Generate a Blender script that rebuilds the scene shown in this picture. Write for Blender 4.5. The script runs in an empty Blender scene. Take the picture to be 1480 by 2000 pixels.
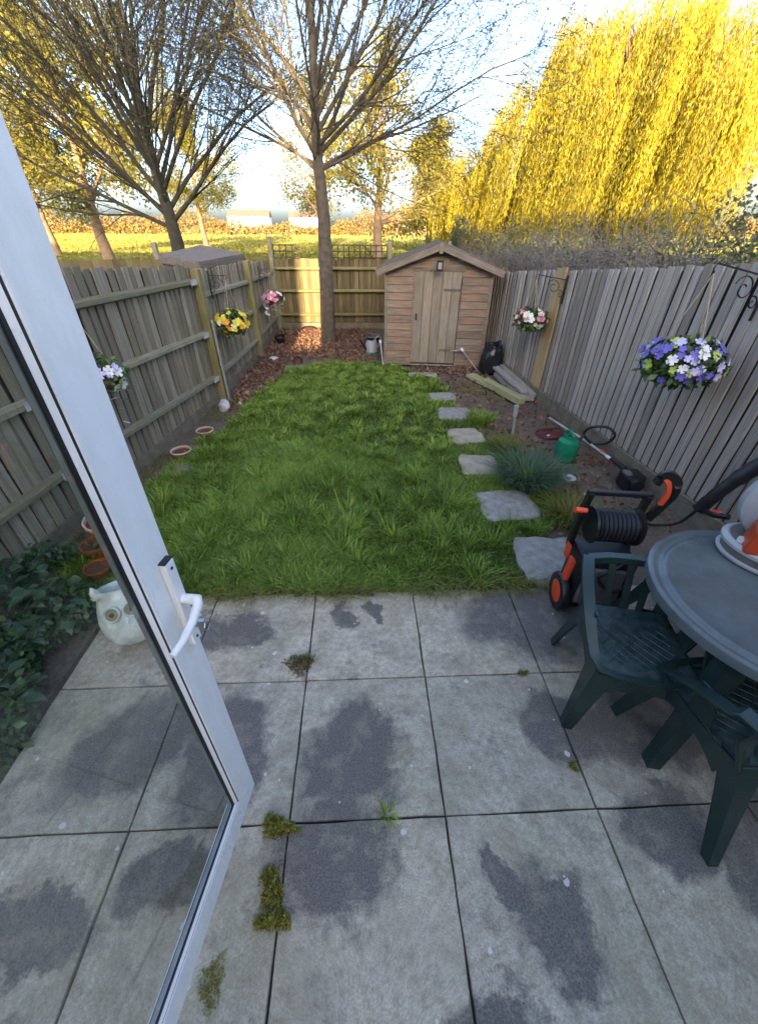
import bpy, math, random
import numpy as np
from mathutils import Vector, Matrix
R = math.radians
scene = bpy.context.scene
COL = scene.collection

# ------------------------------------------------------------------ camera
cam = bpy.data.cameras.new('camera'); cam_o = bpy.data.objects.new('camera', cam); COL.objects.link(cam_o)
cam.sensor_fit = 'VERTICAL'; cam.sensor_height = 24.0; cam.lens = 766.67 / 2000 * 24.0
cam.clip_start = 0.02; cam.clip_end = 3000
_p, _y, _r = 0.625793, 0.04449, -0.006544
_f = Vector((math.sin(_y)*math.cos(_p), math.cos(_y)*math.cos(_p), -math.sin(_p)))
_rt = Vector((math.cos(_y), -math.sin(_y), 0)); _dn = _f.cross(_rt)
_rx = math.cos(_r)*_rt + math.sin(_r)*_dn; _dx = -math.sin(_r)*_rt + math.cos(_r)*_dn
_m = Matrix((_rx, -_dx, -_f)).transposed().to_4x4(); _m.translation = (0, 0, 2.0)
cam_o.matrix_world = _m
scene.camera = cam_o

# ------------------------------------------------------------------ sky, sun, exposure
SUN_EL, SUN_HEAD = 10.0, -1.0          # elevation; the light travels this many degrees off +Y (minus = to the left)
w = bpy.data.worlds.new('World'); scene.world = w; w.use_nodes = True
nt = w.node_tree; bg = nt.nodes['Background']
sk = nt.nodes.new('ShaderNodeTexSky'); sk.sky_type = 'NISHITA'; sk.sun_disc = False
sk.sun_elevation = R(SUN_EL); sk.sun_rotation = R(180 + SUN_HEAD); sk.air_density = 0.55; sk.dust_density = 3.8; sk.ozone_density = 1.0
nt.links.new(sk.outputs[0], bg.inputs[0]); bg.inputs[1].default_value = 0.15
sl = bpy.data.lights.new('sun', 'SUN'); sl.energy = 3.2; sl.angle = R(0.4); sl.color = (1.0, 0.76, 0.44)
so = bpy.data.objects.new('sun', sl); COL.objects.link(so); so.location = (0, -30, 30)
_d = Vector((math.sin(R(SUN_HEAD))*math.cos(R(SUN_EL)), math.cos(R(SUN_HEAD))*math.cos(R(SUN_EL)), -math.sin(R(SUN_EL))))
so.rotation_euler = _d.to_track_quat('-Z', 'Y').to_euler()
vs = scene.view_settings; vs.view_transform = 'Standard'; vs.look = 'None'; vs.exposure = 2.95; vs.gamma = 1.0; vs.use_curve_mapping = False
scene.render.engine = 'CYCLES'
scene.cycles.transparent_max_bounces = 12

# ------------------------------------------------------------------ helpers
rng = np.random.default_rng(7); random.seed(7)

def tag(o, label=None, cat=None, group=None, kind=None):
    if label: o['label'] = label
    if cat: o['category'] = cat
    if group: o['group'] = group
    if kind: o['kind'] = kind
    return o
def empty(name, loc=(0, 0, 0), rz=0, label=None, cat=None, group=None):
    o = bpy.data.objects.new(name, None); COL.objects.link(o); o.location = loc; o.rotation_euler = (0, 0, rz)
    o.empty_display_size = 0.1
    return tag(o, label, cat, group)
def link(name, me, parent=None, loc=None, rot=None, scale=None):
    o = bpy.data.objects.new(name, me); COL.objects.link(o)
    if parent: o.parent = parent
    if loc is not None: o.location = loc
    if rot is not None: o.rotation_euler = rot
    if scale is not None: o.scale = scale
    return o
def copy_tree(o, parent=None):
    c = o.copy(); COL.objects.link(c); c.parent = parent
    for ch in o.children: copy_tree(ch, c)
    return c
def mesh_np(name, V, F, mat, smooth=False, col=None):
    """V (n,3), F (m,k) index array of equal-size faces"""
    V = np.ascontiguousarray(V, dtype=np.float32); F = np.ascontiguousarray(F, dtype=np.int32)
    me = bpy.data.meshes.new(name); m, k = F.shape
    me.vertices.add(len(V)); me.vertices.foreach_set('co', V.ravel())
    me.loops.add(m*k); me.loops.foreach_set('vertex_index', F.ravel())
    me.polygons.add(m); me.polygons.foreach_set('loop_start', np.arange(0, m*k, k, dtype=np.int32))
    me.polygons.foreach_set('loop_total', np.full(m, k, dtype=np.int32))
    if smooth: me.polygons.foreach_set('use_smooth', np.ones(m, dtype=bool))
    if col is not None:
        a = me.color_attributes.new('tint', 'FLOAT_COLOR', 'POINT')
        c4 = np.ones((len(V), 4), dtype=np.float32); c4[:, :3] = col
        a.data.foreach_set('color', c4.ravel())
    me.update(calc_edges=True); me.materials.append(mat)
    return me
class MB:
    def __init__(s): s.v = []; s.f = []
    def add(s, vs, fs):
        n = len(s.v); s.v += [tuple(p) for p in vs]; s.f += [tuple(i+n for i in f) for f in fs]; return s
    def box(s, c, d, M=None):
        x, y, z = d[0]/2, d[1]/2, d[2]/2
        p = [Vector((i*x, j*y, k*z)) for k in (-1, 1) for j in (-1, 1) for i in (-1, 1)]
        if M is not None: p = [M @ q for q in p]
        p = [q + Vector(c) for q in p]
        return s.add(p, [(0, 2, 3, 1), (4, 5, 7, 6), (0, 1, 5, 4), (2, 6, 7, 3), (0, 4, 6, 2), (1, 3, 7, 5)])
    def sweep(s, path, sec, scale=None, up=(0, 0, 1), closed=False, caps=True):
        P = [Vector(p) for p in path]; n = len(P); k = len(sec); vs = []; up = Vector(up)
        for i in range(n):
            if closed: t = P[(i+1) % n] - P[i-1]
            else: t = P[min(i+1, n-1)] - P[max(i-1, 0)]
            t.normalize(); u = up if abs(t.dot(up)) < 0.95 else Vector((0, 1, 0)) if abs(t.y) < .9 else Vector((1, 0, 0))
            a = t.cross(u).normalized(); b = a.cross(t)
            sc = 1 if scale is None else scale[i]
            if not isinstance(sc, (tuple, list)): sc = (sc, sc)
            for (x, y) in sec: vs.append(P[i] + a*(x*sc[0]) + b*(y*sc[1]))
        fs = []
        for i in range(n if closed else n-1):
            for j in range(k):
                a0 = i*k+j; a1 = i*k+(j+1) % k; b0 = ((i+1) % n)*k+j; b1 = ((i+1) % n)*k+(j+1) % k
                fs.append((a0, a1, b1, b0))
        if caps and not closed: fs += [tuple(range(k-1, -1, -1)), tuple(range((n-1)*k, n*k))]
        return s.add(vs, fs)
    def tube(s, path, r, n=8, closed=False):
        sec = [(math.cos(2*math.pi*i/n), math.sin(2*math.pi*i/n)) for i in range(n)]
        sc = [r]*len(path) if not isinstance(r, (list, tuple)) else list(r)
        return s.sweep(path, sec, sc, closed=closed)
    def bar(s, p0, p1, w, h, up=(0, 0, 1)):
        return s.sweep([p0, p1], [(-w/2, -h/2), (w/2, -h/2), (w/2, h/2), (-w/2, h/2)], up=up)
    def lathe(s, prof, n=24, c=(0, 0, 0), M=None, sq=1.0):
        vs = []; fs = []; k = len(prof)
        for i in range(n):
            a = 2*math.pi*i/n
            for (r, z) in prof:
                q = Vector((r*math.cos(a), r*math.sin(a)*sq, z))
                if M is not None: q = M @ q
                vs.append(q + Vector(c))
        for i in range(n):
            for j in range(k-1):
                a0 = i*k+j; b0 = ((i+1) % n)*k+j
                fs.append((a0, b0, b0+1, a0+1))
        return s.add(vs, fs)
    def prism(s, poly, axis_vec, M=None):
        n = len(poly); a = [Vector(p) for p in poly]; b = [p + Vector(axis_vec) for p in a]
        if M is not None: a = [M @ p for p in a]; b = [M @ p for p in b]
        fs = [tuple(range(n-1, -1, -1)), tuple(range(n, 2*n))] + [(i, (i+1) % n, n+(i+1) % n, n+i) for i in range(n)]
        return s.add(a+b, fs)
    def mesh(s, name, mat, smooth=False, bevel=0):
        me = bpy.data.meshes.new(name); me.from_pydata([tuple(p) for p in s.v], [], s.f); me.materials.append(mat)
        import bmesh
        bm = bmesh.new(); bm.from_mesh(me)
        bmesh.ops.recalc_face_normals(bm, faces=bm.faces)
        if bevel:
            es = [e for e in bm.edges if len(e.link_faces) == 2 and e.calc_face_angle(0) > 0.5]
            try: bmesh.ops.bevel(bm, geom=es, offset=bevel, segments=2, affect='EDGES', clamp_overlap=True, profile=0.5)
            except Exception: pass
        bm.to_mesh(me); bm.free()
        if smooth:
            for p in me.polygons: p.use_smooth = True
            if hasattr(me, 'set_sharp_from_angle'): me.set_sharp_from_angle(angle=R(42))
        return me
    def build(s, name, mat, parent=None, smooth=False, bevel=0, loc=None, rot=None):
        return link(name, s.mesh(name, mat, smooth, bevel), parent, loc, rot)

# ------------------------------------------------------------------ materials
def nodes(name):
    m = bpy.data.materials.new(name); m.use_nodes = True; t = m.node_tree
    return m, t, t.nodes['Principled BSDF']
def N(t, typ, **kw):
    n = t.nodes.new(typ)
    for k, v in kw.items():
        if k.startswith('i_'):
            key = k[2:]; n.inputs[int(key) if key.isdigit() else key].default_value = v
        else: setattr(n, k, v)
    return n
def mixc(t, fac, a, b, mode='MIX'):
    n = t.nodes.new('ShaderNodeMix'); n.data_type = 'RGBA'; n.blend_type = mode
    for s, v in ((0, fac), (6, a), (7, b)):
        if hasattr(v, 'is_output') or hasattr(v, 'links'): t.links.new(v, n.inputs[s])
        else: n.inputs[s].default_value = v if s == 0 else ((*v, 1) if len(v) == 3 else v)
    return n.outputs[2]
def ramp(t, src, stops):
    n = t.nodes.new('ShaderNodeValToRGB'); cr = n.color_ramp
    while len(cr.elements) < len(stops): cr.elements.new(0.5)
    for e, (p, c) in zip(cr.elements, stops): e.position = p; e.color = (*c, 1) if len(c) == 3 else c
    t.links.new(src, n.inputs[0]); return n.outputs[0]
def noise(t, scale, detail=4, vec=None, rough=0.55, stretch=None, coord='Object'):
    if vec is None:
        tc = t.nodes.new('ShaderNodeTexCoord'); vec = tc.outputs[coord]
    if stretch:
        mp = t.nodes.new('ShaderNodeMapping'); mp.inputs['Scale'].default_value = stretch; t.links.new(vec, mp.inputs[0]); vec = mp.outputs[0]
    n = t.nodes.new('ShaderNodeTexNoise'); n.inputs['Scale'].default_value = scale; n.inputs['Detail'].default_value = detail
    n.inputs['Roughness'].default_value = rough; t.links.new(vec, n.inputs['Vector']); return n.outputs['Fac']
def bump(t, b, src, dist=0.004, strength=0.5):
    n = t.nodes.new('ShaderNodeBump'); n.inputs['Distance'].default_value = dist; n.inputs['Strength'].default_value = strength
    t.links.new(src, n.inputs['Height']); t.links.new(n.outputs[0], b.inputs['Normal'])
def plain(name, c, rough=0.5, var=0.25, scale=12, bmp=0.0, metal=0, spec=0.5, c2=None):
    m, t, b = nodes(name); f = noise(t, scale, 5)
    c2 = c2 or tuple(x*(1-var) for x in c)
    t.links.new(ramp(t, f, [(0.3, c2), (0.7, c)]), b.inputs['Base Color'])
    b.inputs['Roughness'].default_value = rough; b.inputs['Metallic'].default_value = metal; b.inputs['Specular IOR Level'].default_value = spec
    if bmp: bump(t, b, f, bmp)
    return m
def wood(name, cols, rough=0.85, stretch=(26, 26, 1.3), algae=None, var=0.5, bstr=0.5, algae_h=0.5):
    """weathered timber: grain along local Z, a different tone for every board"""
    m, t, b = nodes(name); tc = N(t, 'ShaderNodeTexCoord'); oi = N(t, 'ShaderNodeObjectInfo')
    add = N(t, 'ShaderNodeVectorMath', operation='ADD'); t.links.new(tc.outputs['Object'], add.inputs[0])
    mu = N(t, 'ShaderNodeMath', operation='MULTIPLY', i_1=37.0); t.links.new(oi.outputs['Random'], mu.inputs[0]); t.links.new(mu.outputs[0], add.inputs[1])
    g = noise(t, 3.0, 7, add.outputs[0], 0.65, stretch); g2 = noise(t, 1.6, 4, add.outputs[0], 0.5, (2.5, 2.5, 2.0))
    c = ramp(t, g, [(0.25, cols[0]), (0.5, cols[1]), (0.75, cols[2])])
    v = N(t, 'ShaderNodeMapRange', i_1=0.0, i_2=1.0, i_3=1-var, i_4=1+var*0.55); t.links.new(oi.outputs['Random'], v.inputs[0])
    comb = N(t, 'ShaderNodeCombineColor')
    for i in range(3): t.links.new(v.outputs[0], comb.inputs[i])
    c = mixc(t, 1.0, c, comb.outputs[0], 'MULTIPLY')
    if algae:
        f = N(t, 'ShaderNodeMapRange', i_1=0.42, i_2=0.66, i_3=0.0, i_4=algae_h); t.links.new(g2, f.inputs[0])
        c = mixc(t, f.outputs[0], c, algae)
    t.links.new(c, b.inputs['Base Color']); b.inputs['Roughness'].default_value = rough; b.inputs['Specular IOR Level'].default_value = 0.25
    bump(t, b, g, 0.003, bstr)
    return m
def leafmat(name, c1, c2, trans=0.35, rough=0.55, spec=0.3):
    """leaves: tint attribute varies the colour, some light passes through"""
    m, t, b = nodes(name); at = N(t, 'ShaderNodeAttribute', attribute_name='tint')
    sep = N(t, 'ShaderNodeSeparateColor'); t.links.new(at.outputs['Color'], sep.inputs[0])
    c = mixc(t, sep.outputs[0], c1, c2); t.links.new(c, b.inputs['Base Color'])
    b.inputs['Roughness'].default_value = rough; b.inputs['Specular IOR Level'].default_value = spec
    if trans:
        tr = N(t, 'ShaderNodeBsdfTranslucent'); t.links.new(c, tr.inputs[0])
        mx = N(t, 'ShaderNodeMixShader', i_0=trans); t.links.new(b.outputs[0], mx.inputs[1]); t.links.new(tr.outputs[0], mx.inputs[2])
        t.links.new(mx.outputs[0], t.nodes['Material Output'].inputs[0])
    return m

M = {}
m, t, b = nodes('white_upvc'); M['upvc'] = m
g1 = noise(t, 2.2, 8, rough=0.75, stretch=(3, 3, 1)); g2_ = noise(t, 60, 3)
cc = mixc(t, 1.0, ramp(t, g1, [(0.38, (0.74, 0.735, 0.72)), (0.55, (0.82, 0.82, 0.82))]), ramp(t, g2_, [(0.24, (0.90, 0.89, 0.87)), (0.30, (1, 1, 1))]), 'MULTIPLY')
t.links.new(cc, b.inputs['Base Color']); t.links.new(ramp(t, g1, [(0.4, (0.5, 0.5, 0.5)), (0.6, (0.27, 0.27, 0.27))]), b.inputs['Roughness'])
M['gasket'] = plain('black_rubber', (0.012, 0.012, 0.014), 0.45)
M['spacer'] = plain('grey_spacer', (0.35, 0.36, 0.38), 0.4, metal=0.6)
M['chrome'] = plain('steel', (0.6, 0.6, 0.6), 0.3, metal=1.0)
m, t, b = nodes('door_glass'); M['glass'] = m
tr = N(t, 'ShaderNodeBsdfTransparent'); tr.inputs[0].default_value = (0.80, 0.84, 0.81, 1)
gl = N(t, 'ShaderNodeBsdfGlossy'); gl.inputs['Roughness'].default_value = 0.0; gl.inputs[0].default_value = (1, 1, 1, 1)
lw = N(t, 'ShaderNodeLayerWeight', i_0=0.5); pw = N(t, 'ShaderNodeMath', operation='POWER', i_1=5.0); t.links.new(lw.outputs['Facing'], pw.inputs[0])
mu = N(t, 'ShaderNodeMath', operation='MULTIPLY_ADD', i_1=0.88, i_2=0.11); t.links.new(pw.outputs[0], mu.inputs[0]); mu.use_clamp = True
mx = N(t, 'ShaderNodeMixShader'); t.links.new(mu.outputs[0], mx.inputs[0]); t.links.new(tr.outputs[0], mx.inputs[1]); t.links.new(gl.outputs[0], mx.inputs[2])
t.links.new(mx.outputs[0], t.nodes['Material Output'].inputs[0])
M['board_left'] = wood('weathered_board_left', [(0.14, 0.113, 0.08), (0.31, 0.26, 0.195), (0.46, 0.395, 0.305)], algae=(0.22, 0.19, 0.085), algae_h=0.5, var=0.4)
M['board_right'] = wood('weathered_board_right', [(0.19, 0.165, 0.14), (0.40, 0.355, 0.305), (0.55, 0.495, 0.435)], algae=(0.33, 0.275, 0.185), algae_h=0.35, var=0.38)
M['board_back'] = wood('weathered_board_back', [(0.07, 0.052, 0.028), (0.17, 0.125, 0.066), (0.26, 0.20, 0.115)], algae=(0.13, 0.115, 0.045), algae_h=0.6)
M['rail'] = wood('fence_rail', [(0.13, 0.115, 0.075), (0.25, 0.225, 0.155), (0.37, 0.34, 0.25)], stretch=(1.3, 22, 22), algae=(0.19, 0.175, 0.07), var=0.25)
M['post'] = wood('fence_post', [(0.14, 0.12, 0.055), (0.24, 0.205, 0.095), (0.34, 0.30, 0.16)], algae=(0.17, 0.16, 0.045), algae_h=0.8, var=0.25)
M['newwood'] = wood('pale_new_board', [(0.30, 0.20, 0.09), (0.44, 0.31, 0.15), (0.54, 0.40, 0.22)], var=0.1)
M['trellis'] = wood('trellis_batten', [(0.035, 0.028, 0.018), (0.07, 0.055, 0.035), (0.11, 0.09, 0.06)])
M['shed'] = wood('shed_board', [(0.085, 0.062, 0.044), (0.20, 0.155, 0.118), (0.33, 0.27, 0.215)], stretch=(1.4, 20, 20), algae=(0.30, 0.175, 0.095), algae_h=0.6, var=0.25)
M['sheddoor'] = wood('shed_door_board', [(0.125, 0.10, 0.07), (0.235, 0.19, 0.135), (0.34, 0.285, 0.21)], algae=(0.27, 0.25, 0.215), var=0.25)
M['barge'] = wood('barge_board', [(0.10, 0.078, 0.056), (0.20, 0.16, 0.12), (0.30, 0.25, 0.20)], stretch=(1.4, 20, 20), var=0.15)
M['felt'] = plain('roof_felt', (0.17, 0.135, 0.10), 0.95, 0.45, 12, 0.004, spec=.15)
M['felt_grey'] = plain('grey_roof_felt', (0.25, 0.21, 0.185), 0.95, 0.35, 9, 0.003, spec=.15)
M['pale_timber'] = wood('mossy_timber', [(0.20, 0.20, 0.09), (0.34, 0.34, 0.17), (0.44, 0.43, 0.26)], stretch=(1.3, 20, 20), var=0.15)
M['grey_timber'] = wood('grey_timber', [(0.17, 0.155, 0.135), (0.31, 0.29, 0.26), (0.43, 0.41, 0.37)], stretch=(1.3, 20, 20), var=0.2)
M['bark'] = plain('bark', (0.125, 0.10, 0.072), 0.95, 0.55, 14, 0.01)
M['bark_dark'] = plain('dark_bark', (0.06, 0.052, 0.034), 0.95, 0.45, 10, 0.01)
M['bark_warm'] = plain('warm_bark', (0.26, 0.17, 0.10), 0.95, 0.4, 6, 0.01)
M['twig'] = plain('grey_twig', (0.30, 0.255, 0.215), 0.95, 0.4, 5)
M['leaf_spring'] = leafmat('spring_leaf', (0.12, 0.13, 0.03), (0.26, 0.24, 0.05))
M['leaf_olive'] = leafmat('olive_leaf', (0.06, 0.08, 0.022), (0.14, 0.155, 0.045))
M['leaf_willow'] = leafmat('willow_leaf', (0.085, 0.082, 0.008), (0.36, 0.285, 0.014), 0.30)
M['leaf_gold'] = leafmat('golden_leaf', (0.10, 0.10, 0.015), (0.22, 0.19, 0.025))
M['leaf_hedge'] = leafmat('hedge_leaf', (0.09, 0.11, 0.04), (0.22, 0.22, 0.11))
M['leaf_far'] = leafmat('far_hedge_leaf', (0.17, 0.085, 0.035), (0.22, 0.17, 0.035), 0.2)
M['grass'] = leafmat('grass_blade', (0.070, 0.14, 0.016), (0.36, 0.49, 0.085), 0.38, 0.42)
M['grass_field'] = leafmat('field_blade', (0.09, 0.095, 0.012), (0.15, 0.14, 0.022), 0.2)
M['grass_blue'] = leafmat('blue_grass_blade', (0.04, 0.09, 0.045), (0.14, 0.22, 0.12), 0.3, 0.45)
M['grass_yellow'] = leafmat('yellow_grass_blade', (0.14, 0.16, 0.03), (0.30, 0.28, 0.07), 0.3)
M['moss'] = leafmat('moss_blade', (0.19, 0.175, 0.03), (0.40, 0.36, 0.08), 0.25)
M['dryweed'] = leafmat('dry_weed', (0.12, 0.07, 0.05), (0.22, 0.22, 0.08), 0.2)
M['litter'] = leafmat('fallen_leaf', (0.10, 0.05, 0.032), (0.30, 0.17, 0.11), 0.1, 0.8)
M['nettle'] = leafmat('dark_leaf', (0.035, 0.085, 0.03), (0.10, 0.19, 0.07), 0.2, 0.4, 0.5)
M['ivyleaf'] = plain('broad_leaf', (0.065, 0.125, 0.055), 0.42, 0.65, 9)
M['basketleaf'] = leafmat('basket_leaf', (0.03, 0.07, 0.025), (0.11, 0.18, 0.05), 0.15, 0.4)
for k, c in dict(purple=(0.17, 0.13, 0.50), lilac=(0.55, 0.50, 0.75), white=(0.80, 0.78, 0.74), pink=(0.75, 0.24, 0.38), salmon=(0.78, 0.33, 0.30),
                 yellow=(0.80, 0.66, 0.06), orange=(0.85, 0.33, 0.03), cream=(0.78, 0.72, 0.50), lime=(0.45, 0.55, 0.10), brown=(0.20, 0.13, 0.10)).items():
    M['petal_'+k] = plain('petal_'+k, c, 0.6, 0.2, 30)
M['plastic_green'] = plain('dark_green_plastic', (0.018, 0.038, 0.036), 0.26, 0.25, 8)
M['table_green'] = plain('green_table_plastic', (0.125, 0.155, 0.16), 0.24, 0.45, 5)
m, t, b = nodes('grimy_seat_plastic'); M['seat_green'] = m
f = noise(t, 30, 6); t.links.new(ramp(t, f, [(0.35, (0.014, 0.034, 0.034)), (0.75, (0.06, 0.085, 0.09))]), b.inputs['Base Color']); b.inputs['Roughness'].default_value = 0.36
M['black'] = plain('black_plastic', (0.012, 0.012, 0.014), 0.38, 0.3, 20)
M['black_bag'] = plain('black_polythene', (0.02, 0.02, 0.026), 0.25, 0.3, 8)
M['orange'] = plain('orange_plastic', (0.78, 0.085, 0.03), 0.38, 0.12, 9)
M['orange_dark'] = plain('orange_casing', (0.62, 0.075, 0.015), 0.40, 0.3, 6)
M['grey_metal'] = plain('grey_casing', (0.42, 0.42, 0.42), 0.45, 0.2, 9)
M['grey_dark'] = plain('dark_grey_casing', (0.16, 0.145, 0.135), 0.5, 0.35, 12)
M['label_yellow'] = plain('yellow_label', (0.75, 0.62, 0.12), 0.4, 0.3, 40, c2=(0.60, 0.55, 0.35))
M['greencan'] = plain('green_can_plastic', (0.008, 0.22, 0.11), 0.32, 0.2, 6)
M['maroon'] = plain('maroon_plastic', (0.11, 0.022, 0.02), 0.4, 0.4, 15)
M['terracotta'] = plain('terracotta', (0.36, 0.14, 0.075), 0.85, 0.35, 14, c2=(0.30, 0.19, 0.14))
M['terracotta_rim'] = plain('terracotta_limed_rim', (0.62, 0.50, 0.42), 0.85, 0.3, 20)
M['soil_pot'] = plain('pot_soil', (0.14, 0.055, 0.035), 0.95, 0.5, 60, 0.004)
M['rust_leaf'] = plain('orange_brown_pot', (0.33, 0.115, 0.02), 0.8, 0.6, 18)
m, t, b = nodes('owl_glaze'); M['owl'] = m
f = noise(t, 14, 4); t.links.new(ramp(t, f, [(0.35, (0.48, 0.52, 0.46)), (0.65, (0.68, 0.71, 0.66))]), b.inputs['Base Color']); b.inputs['Roughness'].default_value = 0.3
vo = N(t, 'ShaderNodeTexVoronoi'); vo.inputs['Scale'].default_value = 22; tcx = N(t, 'ShaderNodeTexCoord'); t.links.new(tcx.outputs['Object'], vo.inputs[0]); bump(t, b, vo.outputs['Distance'], 0.012, 0.6)
M['owl_eye'] = plain('owl_eye', (0.26, 0.25, 0.13), 0.4, 0.3, 60)
M['owl_pupil'] = plain('owl_pupil', (0.02, 0.02, 0.015), 0.3)
M['whitestone'] = plain('white_stone', (0.60, 0.58, 0.56), 0.8, 0.5, 14, 0.01)
M['iron'] = plain('black_iron', (0.015, 0.015, 0.018), 0.5)
M['cord'] = plain('pale_cord', (0.45, 0.38, 0.28), 0.8)
M['aluminium'] = plain('pale_pole', (0.55, 0.53, 0.50), 0.45, 0.3, 8)
M['white_plastic'] = plain('white_plastic', (0.75, 0.75, 0.75), 0.35)
M['can_grey'] = plain('translucent_grey', (0.34, 0.36, 0.38), 0.4, 0.3)
M['teal'] = plain('teal_plastic', (0.04, 0.30, 0.20), 0.4)
M['lampglass'] = plain('lamp_glass', (0.35, 0.36, 0.38), 0.15)
M['concrete_board'] = plain('gravel_board', (0.21, 0.18, 0.125), 0.9, 0.45, 9, 0.004)
M['stick'] = plain('dead_twig', (0.06, 0.04, 0.03), 0.9)
M['render_white'] = plain('far_white_render', (0.75, 0.73, 0.70), 0.9, 0.1)
M['roof_far'] = plain('far_roof_tile', (0.16, 0.11, 0.085), 0.9)
M['win_dark'] = plain('dark_pane', (0.05, 0.06, 0.07), 0.15)

# brick of the house behind the camera
m, t, b = nodes('house_brick'); M['brick'] = m
br = N(t, 'ShaderNodeTexBrick'); tcx = N(t, 'ShaderNodeTexCoord'); br.inputs['Scale'].default_value = 4.5
br.inputs['Color1'].default_value = (0.30, 0.16, 0.10, 1); br.inputs['Color2'].default_value = (0.36, 0.21, 0.13, 1); br.inputs['Mortar'].default_value = (0.4, 0.38, 0.35, 1)
mp = N(t, 'ShaderNodeMapping'); mp.inputs['Rotation'].default_value = (R(90), 0, 0); t.links.new(tcx.outputs['Object'], mp.inputs[0]); t.links.new(mp.outputs[0], br.inputs[0]); t.links.new(br.outputs[0], b.inputs['Base Color']); b.inputs['Roughness'].default_value = 0.9

# soil, lawn floor, field
m, t, b = nodes('garden_soil'); M['soil'] = m
f1 = noise(t, 2.2, 6); f2 = noise(t, 45, 5)
c = mixc(t, 0.45, ramp(t, f1, [(0.3, (0.085, 0.062, 0.045)), (0.7, (0.19, 0.145, 0.105))]), ramp(t, f2, [(0.3, (0.05, 0.037, 0.027)), (0.7, (0.21, 0.17, 0.125))]))
t.links.new(c, b.inputs['Base Color']); b.inputs['Roughness'].default_value = 0.95; bump(t, b, f2, 0.02, 0.8)
m, t, b = nodes('lawn_floor'); M['lawn'] = m
f1 = noise(t, 3.0, 6); f2 = noise(t, 60, 4)
c = mixc(t, 0.4, ramp(t, f1, [(0.3, (0.035, 0.055, 0.012)), (0.7, (0.07, 0.10, 0.025))]), ramp(t, f2, [(0.3, (0.03, 0.035, 0.012)), (0.7, (0.11, 0.13, 0.04))]))
t.links.new(c, b.inputs['Base Color']); b.inputs['Roughness'].default_value = 0.95; bump(t, b, f2, 0.02, 0.8)
m, t, b = nodes('field_grass'); M['field'] = m
f1 = noise(t, 0.12, 6, stretch=(1, 0.25, 1)); f2 = noise(t, 2.5, 5)
wv = N(t, 'ShaderNodeTexWave'); tcx = N(t, 'ShaderNodeTexCoord'); mp = N(t, 'ShaderNodeMapping'); mp.inputs['Rotation'].default_value = (0, 0, R(62))
t.links.new(tcx.outputs['Object'], mp.inputs[0]); t.links.new(mp.outputs[0], wv.inputs[0]); wv.inputs['Scale'].default_value = 0.05; wv.inputs['Distortion'].default_value = 1.5
c = mixc(t, 0.5, ramp(t, f1, [(0.3, (0.17, 0.17, 0.028)), (0.7, (0.25, 0.235, 0.045))]), ramp(t, f2, [(0.3, (0.15, 0.155, 0.028)), (0.7, (0.27, 0.26, 0.05))]))
lines = ramp(t, wv.outputs[0], [(0.0, (0.75, 0.78, 0.7)), (0.12, (1, 1, 1))])
t.links.new(mixc(t, 1.0, c, lines, 'MULTIPLY'), b.inputs['Base Color']); b.inputs['Roughness'].default_value = 0.95
bump(t, b, f2, 0.25, 0.6)

# paving: pale concrete with aggregate, dark lichen stains of their own shapes, pale lichen spots
m, t, b = nodes('paving_concrete'); M['paving'] = m
ge = N(t, 'ShaderNodeNewGeometry'); pos = ge.outputs['Position']
oi = N(t, 'ShaderNodeObjectInfo')
fine = noise(t, 140, 3, pos, 0.7); mid = noise(t, 9, 6, pos, 0.65); big = noise(t, 1.7, 4, pos)
base = ramp(t, mid, [(0.25, (0.34, 0.295, 0.225)), (0.5, (0.455, 0.405, 0.33)), (0.75, (0.55, 0.50, 0.42))])
base = mixc(t, 1.0, base, ramp(t, oi.outputs['Random'], [(0.0, (0.86, 0.87, 0.86)), (1.0, (1.06, 1.04, 1.0))]), 'MULTIPLY')
base = mixc(t, 1.0, base, ramp(t, fine, [(0.30, (0.66, 0.66, 0.66)), (0.62, (1.12, 1.12, 1.12))]), 'MULTIPLY')
m35 = noise(t, 34, 5, pos, 0.6); base = mixc(t, 1.0, base, ramp(t, m35, [(0.3, (0.74, 0.73, 0.70)), (0.6, (1.08, 1.08, 1.08))]), 'MULTIPLY')
mo = noise(t, 4.2, 7, pos, 0.7); mom = N(t, 'ShaderNodeMapRange', i_1=0.46, i_2=0.66, i_3=0.0, i_4=0.55); t.links.new(mo, mom.inputs[0])
base = mixc(t, mom.outputs[0], base, (0.22, 0.19, 0.145))
gm = N(t, 'ShaderNodeMapRange', i_1=0.5, i_2=0.75, i_3=0.0, i_4=0.55); t.links.new(big, gm.inputs[0])
base = mixc(t, gm.outputs[0], base, (0.25, 0.235, 0.12))
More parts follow.
